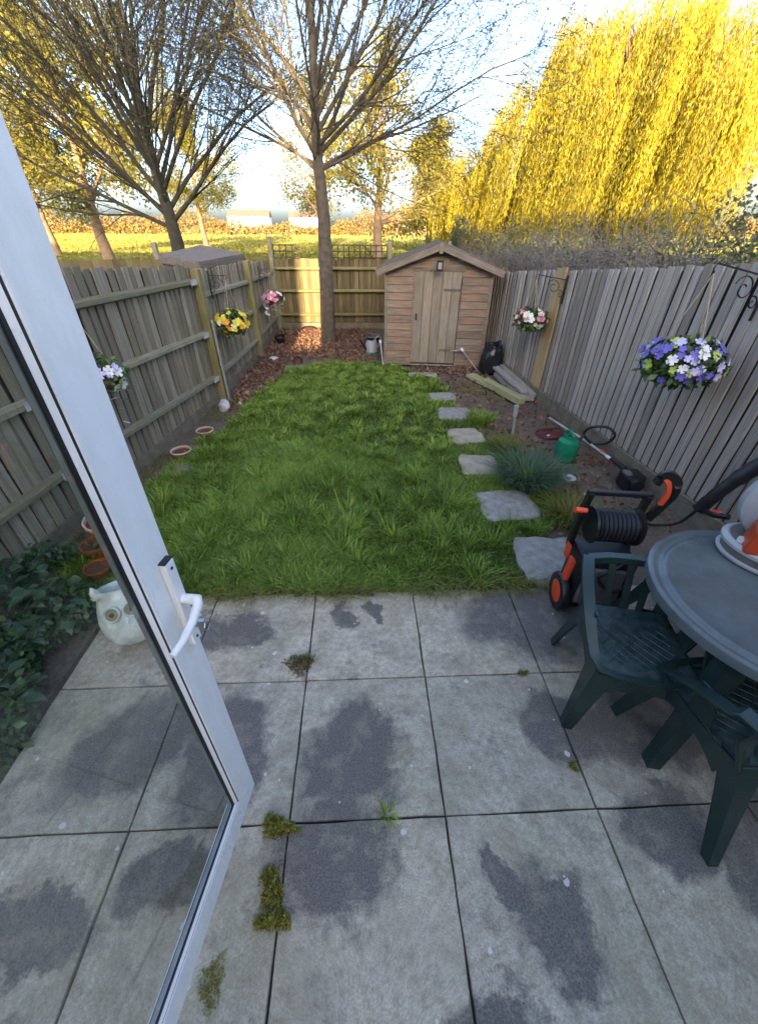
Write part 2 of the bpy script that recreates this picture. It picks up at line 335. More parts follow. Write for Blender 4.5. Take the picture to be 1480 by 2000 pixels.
# stains
wb2 = N(t, 'ShaderNodeTexNoise'); wb2.inputs['Scale'].default_value = 17; wb2.inputs['Detail'].default_value = 8; wb2.inputs['Roughness'].default_value = 0.7; t.links.new(pos, wb2.inputs['Vector'])
w2s = N(t, 'ShaderNodeVectorMath', operation='SUBTRACT'); w2s.inputs[1].default_value = (0.5, 0.5, 0.5); t.links.new(wb2.outputs['Color'], w2s.inputs[0])
w2m = N(t, 'ShaderNodeVectorMath', operation='SCALE'); w2m.inputs['Scale'].default_value = 0.16; t.links.new(w2s.outputs[0], w2m.inputs[0])
pos2 = N(t, 'ShaderNodeVectorMath', operation='ADD'); t.links.new(pos, pos2.inputs[0]); t.links.new(w2m.outputs[0], pos2.inputs[1])
wob = N(t, 'ShaderNodeTexNoise'); wob.inputs['Scale'].default_value = 3.6; wob.inputs['Detail'].default_value = 9; wob.inputs['Roughness'].default_value = 0.62; t.links.new(pos, wob.inputs['Vector'])
wsub = N(t, 'ShaderNodeVectorMath', operation='SUBTRACT'); wsub.inputs[1].default_value = (0.5, 0.5, 0.5); t.links.new(wob.outputs['Color'], wsub.inputs[0])
wsc = N(t, 'ShaderNodeVectorMath', operation='SCALE'); wsc.inputs['Scale'].default_value = 0.42; t.links.new(wsub.outputs[0], wsc.inputs[0])
wp = N(t, 'ShaderNodeVectorMath', operation='ADD'); t.links.new(pos2.outputs[0], wp.inputs[0]); t.links.new(wsc.outputs[0], wp.inputs[1])
STAINS = [(-0.76, 1.52, .17, .13, 0), (-0.68, .88, .22, .28, 0), (-0.08, .83, .22, .23, .2), (-0.17, .45, .26, .20, 0), (.50, .40, .07, .12, .5), (.64, .25, .14, .15, .4),
          (1.02, 1.56, .42, .24, -.2), (1.45, .95, .42, .22, .2), (.93, .92, .22, .17, -.7), (1.22, .52, .20, .16, .6), (-.16, 1.66, .07, .10, .2), (.06, 1.63, .05, .10, .3), (1.5, .35, .18, .16, 0),
          (-1.1, .95, .35, .22, .5), (-1.0, 1.5, .24, .16, 0), (-.75, .44, .2, .12, 0), (-1.25, .3, .3, .1, 0), (2.2, 1.4, .5, .4, 0), (1.9, .5, .4, .3, 0), (.36, .02, .16, .10, 0)]
acc = None
for (x, y, rx, ry, an) in STAINS:
    mp = N(t, 'ShaderNodeMapping', vector_type='TEXTURE'); mp.inputs['Location'].default_value = (x, y, 0); mp.inputs['Rotation'].default_value = (0, 0, an); mp.inputs['Scale'].default_value = (rx, ry, 1)
    t.links.new(wp.outputs[0], mp.inputs[0]); ln = N(t, 'ShaderNodeVectorMath', operation='LENGTH'); t.links.new(mp.outputs[0], ln.inputs[0])
    mr = N(t, 'ShaderNodeMapRange', i_1=1.18, i_2=0.86, i_3=0.0, i_4=1.0); t.links.new(ln.outputs['Value'], mr.inputs[0])
    if acc is None: acc = mr.outputs[0]
    else:
        mxn = N(t, 'ShaderNodeMath', operation='MAXIMUM'); t.links.new(acc, mxn.inputs[0]); t.links.new(mr.outputs[0], mxn.inputs[1]); acc = mxn.outputs[0]
brk = N(t, 'ShaderNodeMapRange', i_1=0.30, i_2=0.50, i_3=0.45, i_4=0.92); t.links.new(mid, brk.inputs[0])
fs_ = noise(t, 5.5, 9, pos, 0.72); fsm = N(t, 'ShaderNodeMapRange', i_1=0.55, i_2=0.66, i_3=0.0, i_4=0.62); t.links.new(fs_, fsm.inputs[0])
mxa = N(t, 'ShaderNodeMath', operation='MAXIMUM'); t.links.new(acc, mxa.inputs[0]); t.links.new(fsm.outputs[0], mxa.inputs[1]); acc = mxa.outputs[0]
sm = N(t, 'ShaderNodeMath', operation='MULTIPLY'); t.links.new(acc, sm.inputs[0]); t.links.new(brk.outputs[0], sm.inputs[1])
dark = ramp(t, fine, [(0.3, (0.055, 0.05, 0.048)), (0.66, (0.165, 0.15, 0.138))])
base = mixc(t, sm.outputs[0], base, dark)
vo = N(t, 'ShaderNodeTexVoronoi'); vo.inputs['Scale'].default_value = 15; t.links.new(pos, vo.inputs['Vector'])
vsep = N(t, 'ShaderNodeSeparateColor'); t.links.new(vo.outputs['Color'], vsep.inputs[0])
vsz = N(t, 'ShaderNodeMapRange', i_1=0.74, i_2=1.0, i_3=-0.03, i_4=0.19); t.links.new(vsep.outputs[0], vsz.inputs[0])
fw = N(t, 'ShaderNodeMath', operation='MULTIPLY_ADD', i_1=0.8, i_2=-0.40); t.links.new(mid, fw.inputs[0])
vd = N(t, 'ShaderNodeMath', operation='ADD'); t.links.new(vo.outputs['Distance'], vd.inputs[0]); t.links.new(fw.outputs[0], vd.inputs[1])
lt = N(t, 'ShaderNodeMath', operation='LESS_THAN'); t.links.new(vd.outputs[0], lt.inputs[0]); t.links.new(vsz.outputs[0], lt.inputs[1])
lf = N(t, 'ShaderNodeMath', operation='MULTIPLY', i_1=0.75); t.links.new(lt.outputs[0], lf.inputs[0])
base = mixc(t, lf.outputs[0], base, (0.62, 0.60, 0.56))
t.links.new(base, b.inputs['Base Color']); b.inputs['Roughness'].default_value = 0.85; b.inputs['Specular IOR Level'].default_value = 0.35
hh = N(t, 'ShaderNodeMath', operation='ADD'); t.links.new(fine, hh.inputs[0]); t.links.new(mid, hh.inputs[1]); bump(t, b, hh.outputs[0], 0.003, 0.6)

# ================================================================== THE SETTING
def sheet(name, poly, z, mat, sub=0):
    me = bpy.data.meshes.new(name); me.from_pydata([(x, y, z) for x, y in poly], [], [tuple(range(len(poly)))]); me.materials.append(mat)
    return tag(link(name, me), kind='structure')
sheet('field', [(-900, -300), (900, -300), (900, 1800), (-900, 1800)], -0.06, M['field'])
sheet('garden_soil', [(-2.62, -0.3), (3.12, -0.3), (2.05, 10.75), (-2.1, 10.75)], -0.03, M['soil'])
LAWN = [(-1.35, 1.83)]+[(-1.3+.06*i, 1.835+.022*math.sin(i*1.7)+.018*math.sin(i*.6+1)) for i in range(42)]+[(1.19, 1.84), (1.12, 2.16), (1.42, 2.36), (1.72, 2.66), (1.62, 3.5), (1.52, 4.05), (1.42, 4.6), (1.30, 5.3), (1.30, 6.2), (1.08, 6.75), (.34, 7.5),
        (-.63, 7.55), (-1.28, 7.05), (-1.62, 5.6), (-1.70, 4.7), (-2.0, 3.6), (-2.2, 2.7), (-2.2, 2.05), (-1.9, 1.75), (-1.55, 1.82)]
sheet('lawn', LAWN, -0.02, M['lawn'])

# patio: every slab its own object, open joints between
patio = MB().box((0.62, 0.56, -0.036), (4.6, 2.56, 0.02)).build('patio', plain('joint_grit', (0.085, 0.075, 0.055), 0.95, 0.5, 60)); tag(patio, kind='structure')
X0, SX, Y0, SY = -0.9874, 0.6502, 0.5768, 0.633
def slab_mesh(sd):
    r = random.Random(sd); mb = MB(); g = 0.0026
    w_, d_ = SX/2-g, SY/2-g; n = 7; ring = []
    for (ax, ay, bx, by) in ((-w_, -d_, w_, -d_), (w_, -d_, w_, d_), (w_, d_, -w_, d_), (-w_, d_, -w_, -d_)):
        for i in range(n):
            k = i/n; j = r.uniform(-.003, .0015)
            x = ax+(bx-ax)*k; y = ay+(by-ay)*k
            ring.append((x+(j if ax == bx else 0)*(1 if x > 0 else -1), y+(j if ay == by else 0)*(1 if y > 0 else -1)))
    top = [(x*0.993, y*0.993, 0) for x, y in ring]; mid_ = [(x, y, -.005) for x, y in ring]; bot = [(x, y, -.034) for x, y in ring]
    k = len(ring); fs = [tuple(range(k))]
    for o in (0, k): fs += [(o+i, o+k+i, o+k+(i+1) % k, o+(i+1) % k) for i in range(k)]
    mb.add(top+mid_+bot, fs); return mb.mesh('slab', M['paving'])
slabs = [slab_mesh(s) for s in range(4)]
for i in range(-1, 6):
    for j in range(-1, 2):
        rz = random.choice((0, math.pi))
        link('slab', slabs[(i*3+j*2) % 4], patio, (X0+(i+.5)*SX, Y0+(j+.5)*SY, random.uniform(-.0025, .0025)), (random.uniform(-.002, .002), random.uniform(-.002, .002), rz))

# ================================================================== FENCES
def wedge_board(name, w_, t0, t1, mat, notch=False):
    return MB().prism([(-w_/2, -t0/2, 0), (w_/2, -t1/2, 0), (w_/2, t1/2, 0), (-w_/2, t0/2, 0)], (0, 0, 1)).mesh(name, mat)
def fence_run(parent, p0, p1, z0, z1, base, pitch, me, off, lap=5, side=1):
    """boards from p0 to p1 (x, y); z0..z1 top heights; off = shift along the left normal"""
    a = Vector((p0[0], p0[1], 0)); b_ = Vector((p1[0], p1[1], 0)); L = (b_-a).length; n = max(1, round(L/pitch)); d = (b_-a)/L; nn = Vector((-d.y, d.x, 0))
    an = math.atan2(d.y, d.x)
    for i in range(n):
        k = (i+.5)/n; p = a + d*(L*k) + nn*(off+random.uniform(-.002, .002)); top = z0+(z1-z0)*k+random.uniform(-.012, .010)
        link('board', me, parent, (p.x, p.y, base), (random.uniform(-.006, .006), random.uniform(-.012, .012), an+R(lap)*side), (L/n/pitch*1.0, 1, top-base))
BL = wedge_board('board', .090, .016, .009, M['board_left'])
BR = wedge_board('board', .0845, .017, .009, M['board_right'])
BB = wedge_board('board', .094, .018, .008, M['board_back'])
BN = wedge_board('board', .125, .022, .010, M['newwood'])
M['gap_shade'] = plain('dark_gap_shade', (0.045, 0.038, 0.03), .95, .4, 9)  # dark sheet added behind the boards, standing in for shade in the gaps
def gap_shade(parent, p0, p1, z0, z1, base, off, drop=.03):
    d = (Vector(p1)-Vector(p0)).normalized(); nn = Vector((-d.y, d.x))*off; a = Vector(p0)+nn; b_ = Vector(p1)+nn; t_ = Vector((-d.y, d.x))*(.006 if off > 0 else -.006)
    q = [(a.x, a.y, base), (b_.x, b_.y, base), (b_.x, b_.y, z1-drop), (a.x, a.y, z0-drop)]; MB().add(q+[(x+t_.x, y+t_.y, z) for x, y, z in q], [(0, 1, 2, 3), (7, 6, 5, 4), (0, 4, 5, 1), (1, 5, 6, 2), (2, 6, 7, 3), (3, 7, 4, 0)]).build('gap_shade_sheet', M['gap_shade'], parent)
def post(parent, x, y, h, rz, sx=.10, sy=.10, mat='post'):
    MB().prism([(-sx/2, -sy/2, 0), (sx/2, -sy/2, 0), (sx/2, sy/2, 0), (-sx/2, sy/2, 0)], (0, 0, h)).build('post', M[mat], parent, loc=(x, y, -.03), rot=(0, 0, rz), bevel=.006)
def rail(parent, p0, p1, mat='rail', h=.075, d=.05):
    a = Vector(p0); b_ = Vector(p1); L = (b_-a).length; v = (b_-a).normalized()
    me = MB().prism([(0, -d, -h/2+.02), (0, d*.15, -h/2), (0, d*.15, h/2), (0, -d, h/2-.02)], (L, 0, 0)).mesh('rail', M[mat])
    o = link('rail', me, parent, a); o.rotation_euler = (0, -math.asin(v.z), math.atan2(v.y, v.x)); return o
# left fence: back of a close-boarded fence, rails and posts towards the garden
FL = empty('left_boundary_fence', (-2.0, 5.6, 0), label='greenish grey close-boarded fence with posts and rails facing the lawn', cat='fence'); FL.location = (0, 0, 0)
LP = [(-2.58, .35), (-2.32, 2.92), (-1.99, 5.64), (-1.93, 7.97), (-1.99, 10.55)]
LT = [(1.80, 1.78), (1.78, 1.62), (1.56, 1.54), (1.50, 1.44)]
for i in range(4):
    a, b_ = LP[i], LP[i+1]
    fence_run(FL, a, b_, LT[i][0], LT[i][1], .09, .1, BL, .055); gap_shade(FL, a, b_, LT[i][0], LT[i][1], .06, .072)
    d = (Vector(b_)-Vector(a)).normalized(); nn = Vector((-d.y, d.x))
    for (h0, h1) in ((.83, .81), (.56, .55), (.235, .235)) if i == 0 else ((.83, .80), (.52, .50), (.20, .185)) if i != 1 else ((.84, .905), (.54, .535), (.235, .19)):
        z0, z1 = LT[i][0]*h0, LT[i][1]*h1
        if i == 1 and h0 > .8: z0, z1 = 1.50, 1.46
        p0 = (a[0]+d.x*.045+nn.x*.04, a[1]+d.y*.045+nn.y*.04, z0); p1 = (b_[0]-d.x*.045+nn.x*.04, b_[1]-d.y*.045+nn.y*.04, z1)
        rail(FL, p0, p1)
        for (pp, sgn) in ((p0, 1), (p1, -1)):
            if (i, sgn) in ((0, -1), (1, -1)):
                MB().box((0, 0, 0), (.15, .004, .062)).build('rail_bracket', M['whitestone'], FL, loc=(pp[0]+d.x*.085*sgn-nn.x*-.0 + .057*d.y, pp[1]+d.y*.085*sgn - .057*d.x, pp[2]+.004), rot=(0, 0, math.atan2(d.y, d.x)))
    gb = MB().bar((a[0]+nn.x*.05, a[1]+nn.y*.05, .025), (b_[0]+nn.x*.05, b_[1]+nn.y*.05, .025), .03, .125).build('gravel_board', M['concrete_board'], FL)
for k, (x, y) in enumerate(LP[1:4]): post(FL, x, y, (1.80, 1.62, 1.575)[k], -math.atan2(.3, 3))
MB().prism([(0, 0, 0), (.022, 0, 0), (.022, .05, 0), (0, .05, 0)], (0, 0, 1.05)).build('batten', M['grey_timber'], FL, loc=(-1.925, 5.60, -.02))

# right fence: face side, lapped boards, pale new post board, gravel board at the foot
FR = empty('right_boundary_fence', label='grey weathered close-boarded fence with one pale new board', cat='fence')
def RX(y): return 2.518-.0862*(y-5.584)
def RT(y): return 1.835-.088*(y-2.84) if y > 2.84 else 1.835-.02*(y-2.84)
yy = [-.2, 2.84, 5.50]
for a, b_ in ((-.2, 2.84), (2.84, 5.50), (5.73, 10.6)):
    fence_run(FR, (RX(a)+.012, a), (RX(b_)+.012, b_), RT(a), RT(b_), .15, .1, BR, 0, lap=7, side=-1); gap_shade(FR, (RX(a)+.012, a), (RX(b_)+.012, b_), RT(a), RT(b_), .1, -.020)
for k, y in enumerate((5.555, 5.665)):
    link('board', BN, FR, (RX(y)-.012, y, .05), (0, 0, math.pi/2+.086+.02), (1, 1, RT(y)-.02-.012*k))
for a, b_ in ((-.2, 2.84), (2.86, 5.60), (5.62, 10.6)):
    MB().bar((RX(a)-.028, a, .065), (RX(b_)-.028, b_, .065), .035, .19).build('gravel_board', M['concrete_board'], FR, bevel=.004)
for y in (.3, 2.85, 5.61, 8.2): post(FR, RX(y)+.10, y, RT(y)-.05, .086, mat='rail')
# back fence with trellis
FB = empty('back_boundary_fence', label='olive brown fence across the garden end with trellis along its top', cat='fence')
fence_run(FB, (-1.93, 10.6), (2.05, 10.6), 1.43, 1.44, .12, .1, BB, .03); gap_shade(FB, (-1.93, 10.6), (2.05, 10.6), 1.43, 1.44, .1, .048)
for z in (1.25, .80, .30): rail(FB, (-1.93, 10.57, z), (2.03, 10.57, z), 'post', .07, .05)
MB().bar((-1.93, 10.62, .03), (2.05, 10.62, .03), .03, .16).build('gravel_board', M['concrete_board'], FB)
post(FB, -1.99, 10.62, 1.86, 0, .09, .09, 'rail'); post(FB, .68, 10.64, 1.83, 0, .08, .08, 'rail'); post(FB, 2.02, 10.64, 1.8, 0, .08, .08, 'rail')
hb = MB().box((0, 0, .5), (1, .016, 1)).mesh('batten', M['trellis'])
def battens(x0, x1):
    for z in (1.455, 1.575, 1.69): link('trellis_batten', hb, FB, (.5*(x0+x1), 10.585, z-.011), (0, 0, 0), (x1-x0, 1, .022))
    n = round((x1-x0)/.128)
    for i in range(n+1): link('trellis_batten', hb, FB, (x0+.011+(x1-x0-.022)*i/n, 10.604, 1.435), (0, 0, 0), (.022, 1, .275))
battens(-1.93, -1.36); battens(-.62, .63)
# neighbour's fence further left and its post
FN = empty('neighbour_fence', label='reddish brown fence behind the left fence towards the yellow field', cat='fence')
BNB = wedge_board('board', .15, .016, .008, M['board_back'])
fence_run(FN, (-2.15, 10.9), (-13.6, 10.3), 1.40, 1.40, 0, .148, BNB, 0)
post(FN, -4.65, 10.95, 1.75, 0, mat='rail')

# ================================================================== SHED
SH = empty('garden_shed', (.42, 7.32, 0), R(-7.9), 'weathered brown timber shed with boarded door and apex felt roof', 'shed')
W_, D_, EV, RG = 1.672, 1.9, 1.50, 1.795
pk = .1125
def gable_z(x): return EV+(RG-EV)*(1-abs(x-W_/2)/(W_/2))
n = int(RG/pk)+1
for i in range(n):
    z0, z1 = .03+i*pk, .03+(i+1)*pk-.006
    if z0 > RG-.02: break
    z1 = min(z1, RG-.005)
    def half(z): return W_/2 if z <= EV else W_/2*(1-(z-EV)/(RG-EV))
    segs = [(0, .445), (1.215, W_)] if z1 < 1.475 else [(0, W_)]
    for (xa, xb) in segs:
        xl0, xl1 = max(xa, W_/2-half(z0)), max(xa, W_/2-half(z1)); xr0, xr1 = min(xb, W_/2+half(z0)), min(xb, W_/2+half(z1))
        if xr1-xl1 < .03: xl1 = xr1 = W_/2
        cx = (xl0+xr0)/2
        mb = MB().prism([(xl0-cx, -.010, z0), (xr0-cx, -.010, z0), (xr0-cx, .012, z0), (xl0-cx, .012, z0)], (0, 0, 0)) if 0 else MB()
        v = [(xl0-cx, -.014, 0), (xr0-cx, -.014, 0), (xr1-cx, -.004, z1-z0), (xl1-cx, -.004, z1-z0), (xl0-cx, .012, 0), (xr0-cx, .012, 0), (xr1-cx, .012, z1-z0), (xl1-cx, .012, z1-z0)]
        mb.add(v, [(0, 1, 2, 3), (5, 4, 7, 6), (1, 5, 6, 2), (4, 0, 3, 7), (3, 2, 6, 7), (4, 5, 1, 0)])
        mb.build('cladding_board', M['shed'], SH, loc=(cx, random.uniform(-.002, .002), z0))
sb = {}
for sx_, xx in ((-1, .0), (1, W_)):
    for i in range(int(EV/pk)):
        z0 = .03+i*pk; v = []
        me = sb.setdefault(sx_, MB().add([(sx_*.014, .02, 0), (sx_*.014, D_, 0), (sx_*.004, D_, pk-.006), (sx_*.004, .02, pk-.006), (-sx_*.012, .02, 0), (-sx_*.012, D_, 0), (-sx_*.012, D_, pk-.006), (-sx_*.012, .02, pk-.006)],
              [(0, 1, 2, 3), (5, 4, 7, 6), (1, 5, 6, 2), (4, 0, 3, 7), (3, 2, 6, 7), (4, 5, 1, 0)]).mesh('cladding_board', M['shed']))
        link('cladding_board', me, SH, (xx, 0, z0))
MB().box((W_/2, D_-.01, EV/2+.02), (W_-.05, .02, EV-.06)).build('rear_wall', M['shed'], SH)
MB().box((W_/2, D_/2, .015), (W_-.02, D_-.04, .03)).build('floor_bearer', M['grey_timber'], SH)
dr = empty('door', (0, 0, 0)); dr.parent = SH
dw = (1.205-.455)/5
for i in range(5):
    MB().prism([(0, -.012, 0), (dw-.006, -.012, 0), (dw-.006, .008, 0), (0, .008, 0)], (0, 0, 1.40+.0*i)).build('door_board', M['sheddoor'], dr, loc=(.457+i*dw, -.006, .06), bevel=.003)
for z in (.28, 1.20):
    MB().box((1.07, -.022, z), (.27, .006, .035)).build('strap_hinge', M['felt'], dr)
MB().box((.51, -.024, .8), (.03, .012, .10)).build('latch', M['iron'], dr)
MB().box((.447, -.02, .74), (.022, .02, 1.42)).build('door_stop', M['shed'], SH); MB().box((W_/2, -.02, 1.474), (.80, .02, .03)).build('door_head', M['barge'], SH)
for xx in (.0, W_): MB().box((xx, -.006, .74), (.045, .03, 1.46)).build('corner_trim', M['barge'], SH)
sl_ = math.atan2(RG-EV, W_/2); ov = .16
for s in (-1, 1):
    L = (W_/2)/math.cos(sl_)+ov
    Mx = Matrix.Rotation(s*sl_, 3, 'Y')
    c = Vector((W_/2, 0, RG+.03)) + Mx @ Vector((s*L/2, 0, 0))
    MB().box((c.x, D_/2-.01, c.z), (L, D_+.24, .022), Mx).build('roof_felt', M['felt'], SH)
    c2 = Vector((W_/2, 0, RG-.015)) + Mx @ Vector((s*L/2, 0, 0))
    MB().box((0, 0, 0), (L, .018, .085)).build('barge_board', M['barge'], SH, loc=(c2.x, -.142, c2.z), rot=(0, s*sl_, 0))
    MB().box((0, 0, 0), (.02, D_+.2, .06)).build('eave_board', M['barge'], SH, loc=(W_/2+s*(W_/2+.035), D_/2, EV-.012))
MB().box((W_/2, -.157, RG-.03), (.055, .014, .14)).build('ridge_cover', M['barge'], SH, bevel=.003)
# lantern on the gable (a lamp, unlit)
ln = empty('wall_lantern', (.42+W_/2*math.cos(R(7.9))-.02-.002, 7.32-W_/2*math.sin(R(7.9))-.16, 1.60), R(-7.9), 'small black square lantern on the shed gable above the door', 'lantern')
MB().box((0, .0, .0), (.012, .012, .01)).build('hook', M['iron'], ln)
lb = MB()
for sx_ in (-1, 1):
    for sy_ in (-1, 1): lb.box((sx_*.042, sy_*.03-.0, -.06), (.010, .010, .12))
lb.box((0, 0, .003), (.10, .075, .014)).box((0, 0, -.124), (.10, .075, .012)); lb.box((0, .038, -.06), (.07, .01, .14)); lb.build('frame', M['iron'], ln)
MB().box((0, 0, -.06), (.055, .042, .085)).build('lamp_glass', M['lampglass'], ln)

# neighbour's shed roof over the left fence
NS = empty('neighbour_shed', (-3.0, 7.0, 0), label='low shed with flat grey felt roof rising above the left fence', cat='shed')
rf = MB(); rv = [(.20, -.35, 1.655), (.88, -.78, 1.60), (.98, 1.30, 1.60), (.12, 1.75, 1.71)]
rf.add([(x, y, z+.03) for x, y, z in rv]+[(x, y, z) for x, y, z in rv], [(0, 1, 2, 3), (7, 6, 5, 4), (0, 4, 5, 1), (1, 5, 6, 2), (2, 6, 7, 3), (3, 7, 4, 0)]); rf.build('roof', M['felt_grey'], NS)
for (a, b_) in ((0, 1), (1, 2), (2, 3), (3, 0)):
    p, q = Vector(rv[a])*.96+Vector((.018, .02, 0)), Vector(rv[b_])*.96+Vector((.018, .02, 0))
    MB().add([(p.x, p.y, 0), (q.x, q.y, 0), (q.x, q.y, rv[b_][2]-.002), (p.x, p.y, rv[a][2]-.002)], [(0, 1, 2, 3)]).build('wall', M['shed'], NS)
    MB().bar(Vector(rv[a])+Vector((0, 0, -.03)), Vector(rv[b_])+Vector((0, 0, -.03)), .02, .07).build('fascia', M['barge'], NS)

# ================================================================== TREES
def rot_axis(v, ax, a):
    return v*math.cos(a)+np.cross(ax, v)*math.sin(a)+ax*np.dot(ax, v)*(1-math.cos(a))
def norm(v): return v/np.linalg.norm(v)
class Tree:
    def __init__(s, seed): s.r = np.random.default_rng(seed); s.V = []; s.F = []; s.n = 0; s.tips = []
    def tube(s, P, rad, k):
        P = np.array(P); T = np.gradient(P, axis=0); T /= np.linalg.norm(T, axis=1)[:, None]+1e-9
        ref = np.array([.31, .87, .38]); A = np.cross(T, ref); A /= np.linalg.norm(A, axis=1)[:, None]+1e-9; B = np.cross(T, A)
        an = np.arange(k)*2*np.pi/k
        ring = P[:, None, :] + (A[:, None, :]*np.cos(an)[None, :, None]+B[:, None, :]*np.sin(an)[None, :, None])*np.array(rad)[:, None, None]
        m = len(P); i = np.arange(m-1)[:, None]*k; j = np.arange(k)[None, :]; j2 = (j+1) % k
        f = np.stack([i+j, i+j2, i+k+j2, i+k+j], -1).reshape(-1, 4)+s.n
        s.V.append(ring.reshape(-1, 3)); s.F.append(f); s.n += m*k
    def branch(s, p, d, L, r, lev, cfg):
        k = (8, 6, 4, 3, 3)[min(lev, 4)]; ns = (6, 6, 5, 4, 3)[min(lev, 4)]
        P = [np.array(p, float)]; d = norm(np.array(d, float)); D = [d]
        for i in range(ns):
            d = norm(d + s.r.normal(0, cfg['wob'], 3) + np.array([0, 0, cfg['up'][min(lev, len(cfg['up'])-1)]]))
            P.append(P[-1]+d*L/ns); D.append(d)
        rad = [r*(1-.78*(i/ns)**.9) for i in range(ns+1)]
        s.tube(P, rad, k)
        if lev >= cfg['levels']:
            s.tips += [(q, dd) for q, dd in zip(P[1:], D[1:])]; return
        nb = cfg['n'][lev]; nb = int(nb*s.r.uniform(.75, 1.25)+.5)
        for j in range(nb):
            tt = cfg['t0'][lev]+(1-cfg['t0'][lev])*(j+s.r.uniform(0, 1))/nb; x = tt*ns; i = min(int(x), ns-1); q = P[i]+(P[i+1]-P[i])*(x-i)
            ax = norm(np.cross(D[i], norm(s.r.normal(0, 1, 3)))); c = rot_axis(D[i], ax, R(s.r.uniform(*cfg['ang'])))
            ll = L*cfg['len'][lev]*s.r.uniform(.65, 1.2)*(1.15-.55*tt); rr = max(rad[i]*cfg['rad'][lev]*s.r.uniform(.7, 1), cfg['rmin'])
            s.branch(q, c, ll, rr, lev+1, cfg)
        s.tips += [(P[-1], D[-1])]
    def mesh(s, name, mat): return mesh_np(name, np.concatenate(s.V), np.concatenate(s.F), mat, True)
def leaf_quads(C, size, r, aspect=.45, droop=None, spread=1.0, dirs=None):
    """one folded-free quad (diamond) leaf at every centre"""
    n = len(C); d = r.normal(0, 1, (n, 3))*spread
    if dirs is not None: d = d + dirs
    if droop is not None: d = d + np.array([0, 0, -droop])
    d /= np.linalg.norm(d, axis=1)[:, None]; e = np.cross(d, r.normal(0, 1, (n, 3))); e /= np.linalg.norm(e, axis=1)[:, None]+1e-9
    sz = size*r.uniform(.6, 1.3, n)[:, None]
    V = np.stack([C, C+d*sz*.5+e*sz*aspect*.5, C+d*sz, C+d*sz*.5-e*sz*aspect*.5], 1).reshape(-1, 3)
    F = np.arange(4*n).reshape(n, 4); return V, F
def tint(r, n, k, lo=0, hi=1):
    t_ = r.uniform(lo, hi, n); return np.repeat(np.stack([t_, t_, t_], 1), k, 0)
def crown(tr, name, mat, parent, per, size, jit, droop=.2, asp=.45, keep=1.0):
    C = np.array([q for q, _ in tr.tips]); C = C[tr.r.random(len(C)) < keep]
    C = np.repeat(C, per, 0)+tr.r.normal(0, jit, (len(C)*per, 3)); V, F = leaf_quads(C, size, tr.r, asp, droop)
    o = link(name, mesh_np(name, V, F, mat, col=tint(tr.r, len(C), 4)), parent); tag(o, kind='stuff'); return o
def tree(name, seed, base, trunk, r0, limbs, cfg, bark, leafm, label, group=None, leaf=None, limb_r=None):
    """trunk: local points; limbs: list of (height fraction along trunk, azimuth deg, angle from vertical deg, length, radius)"""
    e = empty(name, base, 0, label, 'tree', group); tr = Tree(seed)
    P = np.array(trunk, float); m = len(P); rad = [r0[0]+(r0[1]-r0[0])*(i/(m-1)) for i in range(m)]
    t2 = Tree(seed+1); t2.tube(P, rad, 12); link('trunk', t2.mesh('trunk', bark), e)
    for (h, az, inc, L, r) in limbs:
        x = h*(m-1); i = min(int(x), m-2); q = P[i]+(P[i+1]-P[i])*(x-i)
        d = [math.sin(R(inc))*math.sin(R(az)), math.sin(R(inc))*math.cos(R(az)), math.cos(R(inc))]
        tr.branch(q, d, L, r*(limb_r or 1), 1, cfg)
    link('limbs', tr.mesh('limbs', bark), e)
    if leaf: crown(tr, 'crown', leafm, e, *leaf)
    return e
rr = np.random.default_rng(3)
# the tree inside the garden
cfgA = dict(levels=4, n=[0, 14, 9, 6], t0=[0, .10, .12, .15], ang=(22, 52), len=[0, .52, .48, .46], rad=[0, .50, .5, .6], rmin=.0046, wob=.085, up=(0, .05, .04, .03))
limbsA = [(.60, -95, 60, 3.4, .045), (.62, 80, 64, 3.2, .045), (.66, -40, 46, 4.4, .065), (.68, 35, 52, 4.2, .06), (.70, 115, 55, 3.6, .05), (.73, -120, 44, 4.2, .055), (.76, 60, 36, 4.8, .06),
          (.79, -75, 33, 4.8, .065), (.82, 150, 40, 3.8, .05), (.86, 10, 28, 4.4, .055), (.90, -20, 22, 4.4, .05), (.93, 95, 26, 4.4, .05), (.97, -140, 24, 4.0, .045), (.99, 40, 12, 4.0, .04), (.66, 180, 56, 3.0, .045), (.64, -150, 60, 3.0, .04), (.67, 95, 50, 4.6, .055), (.73, 78, 43, 4.8, .055), (.61, 102, 70, 3.6, .04), (.80, 86, 31, 5.0, .05), (.75, -88, 40, 4.6, .05), (.63, -80, 66, 3.6, .04)]
tA = tree('garden_tree', 11, (-.70, 9.08, -.03), [(0, 0, 0), (.0, 0, .5), (.03, 0, 1.3), (.05, 0, 2.2), (.03, .02, 2.7), (.0, .02, 3.2), (.03, .03, 4.0), (.06, .03, 5.2)], (.165, .045), limbsA, cfgA, M['bark'], M['leaf_spring'],
          'bare-branched tree with slender straight trunk growing inside the garden', limb_r=.68, leaf=(1, .04, .02, .4, .5, .35))
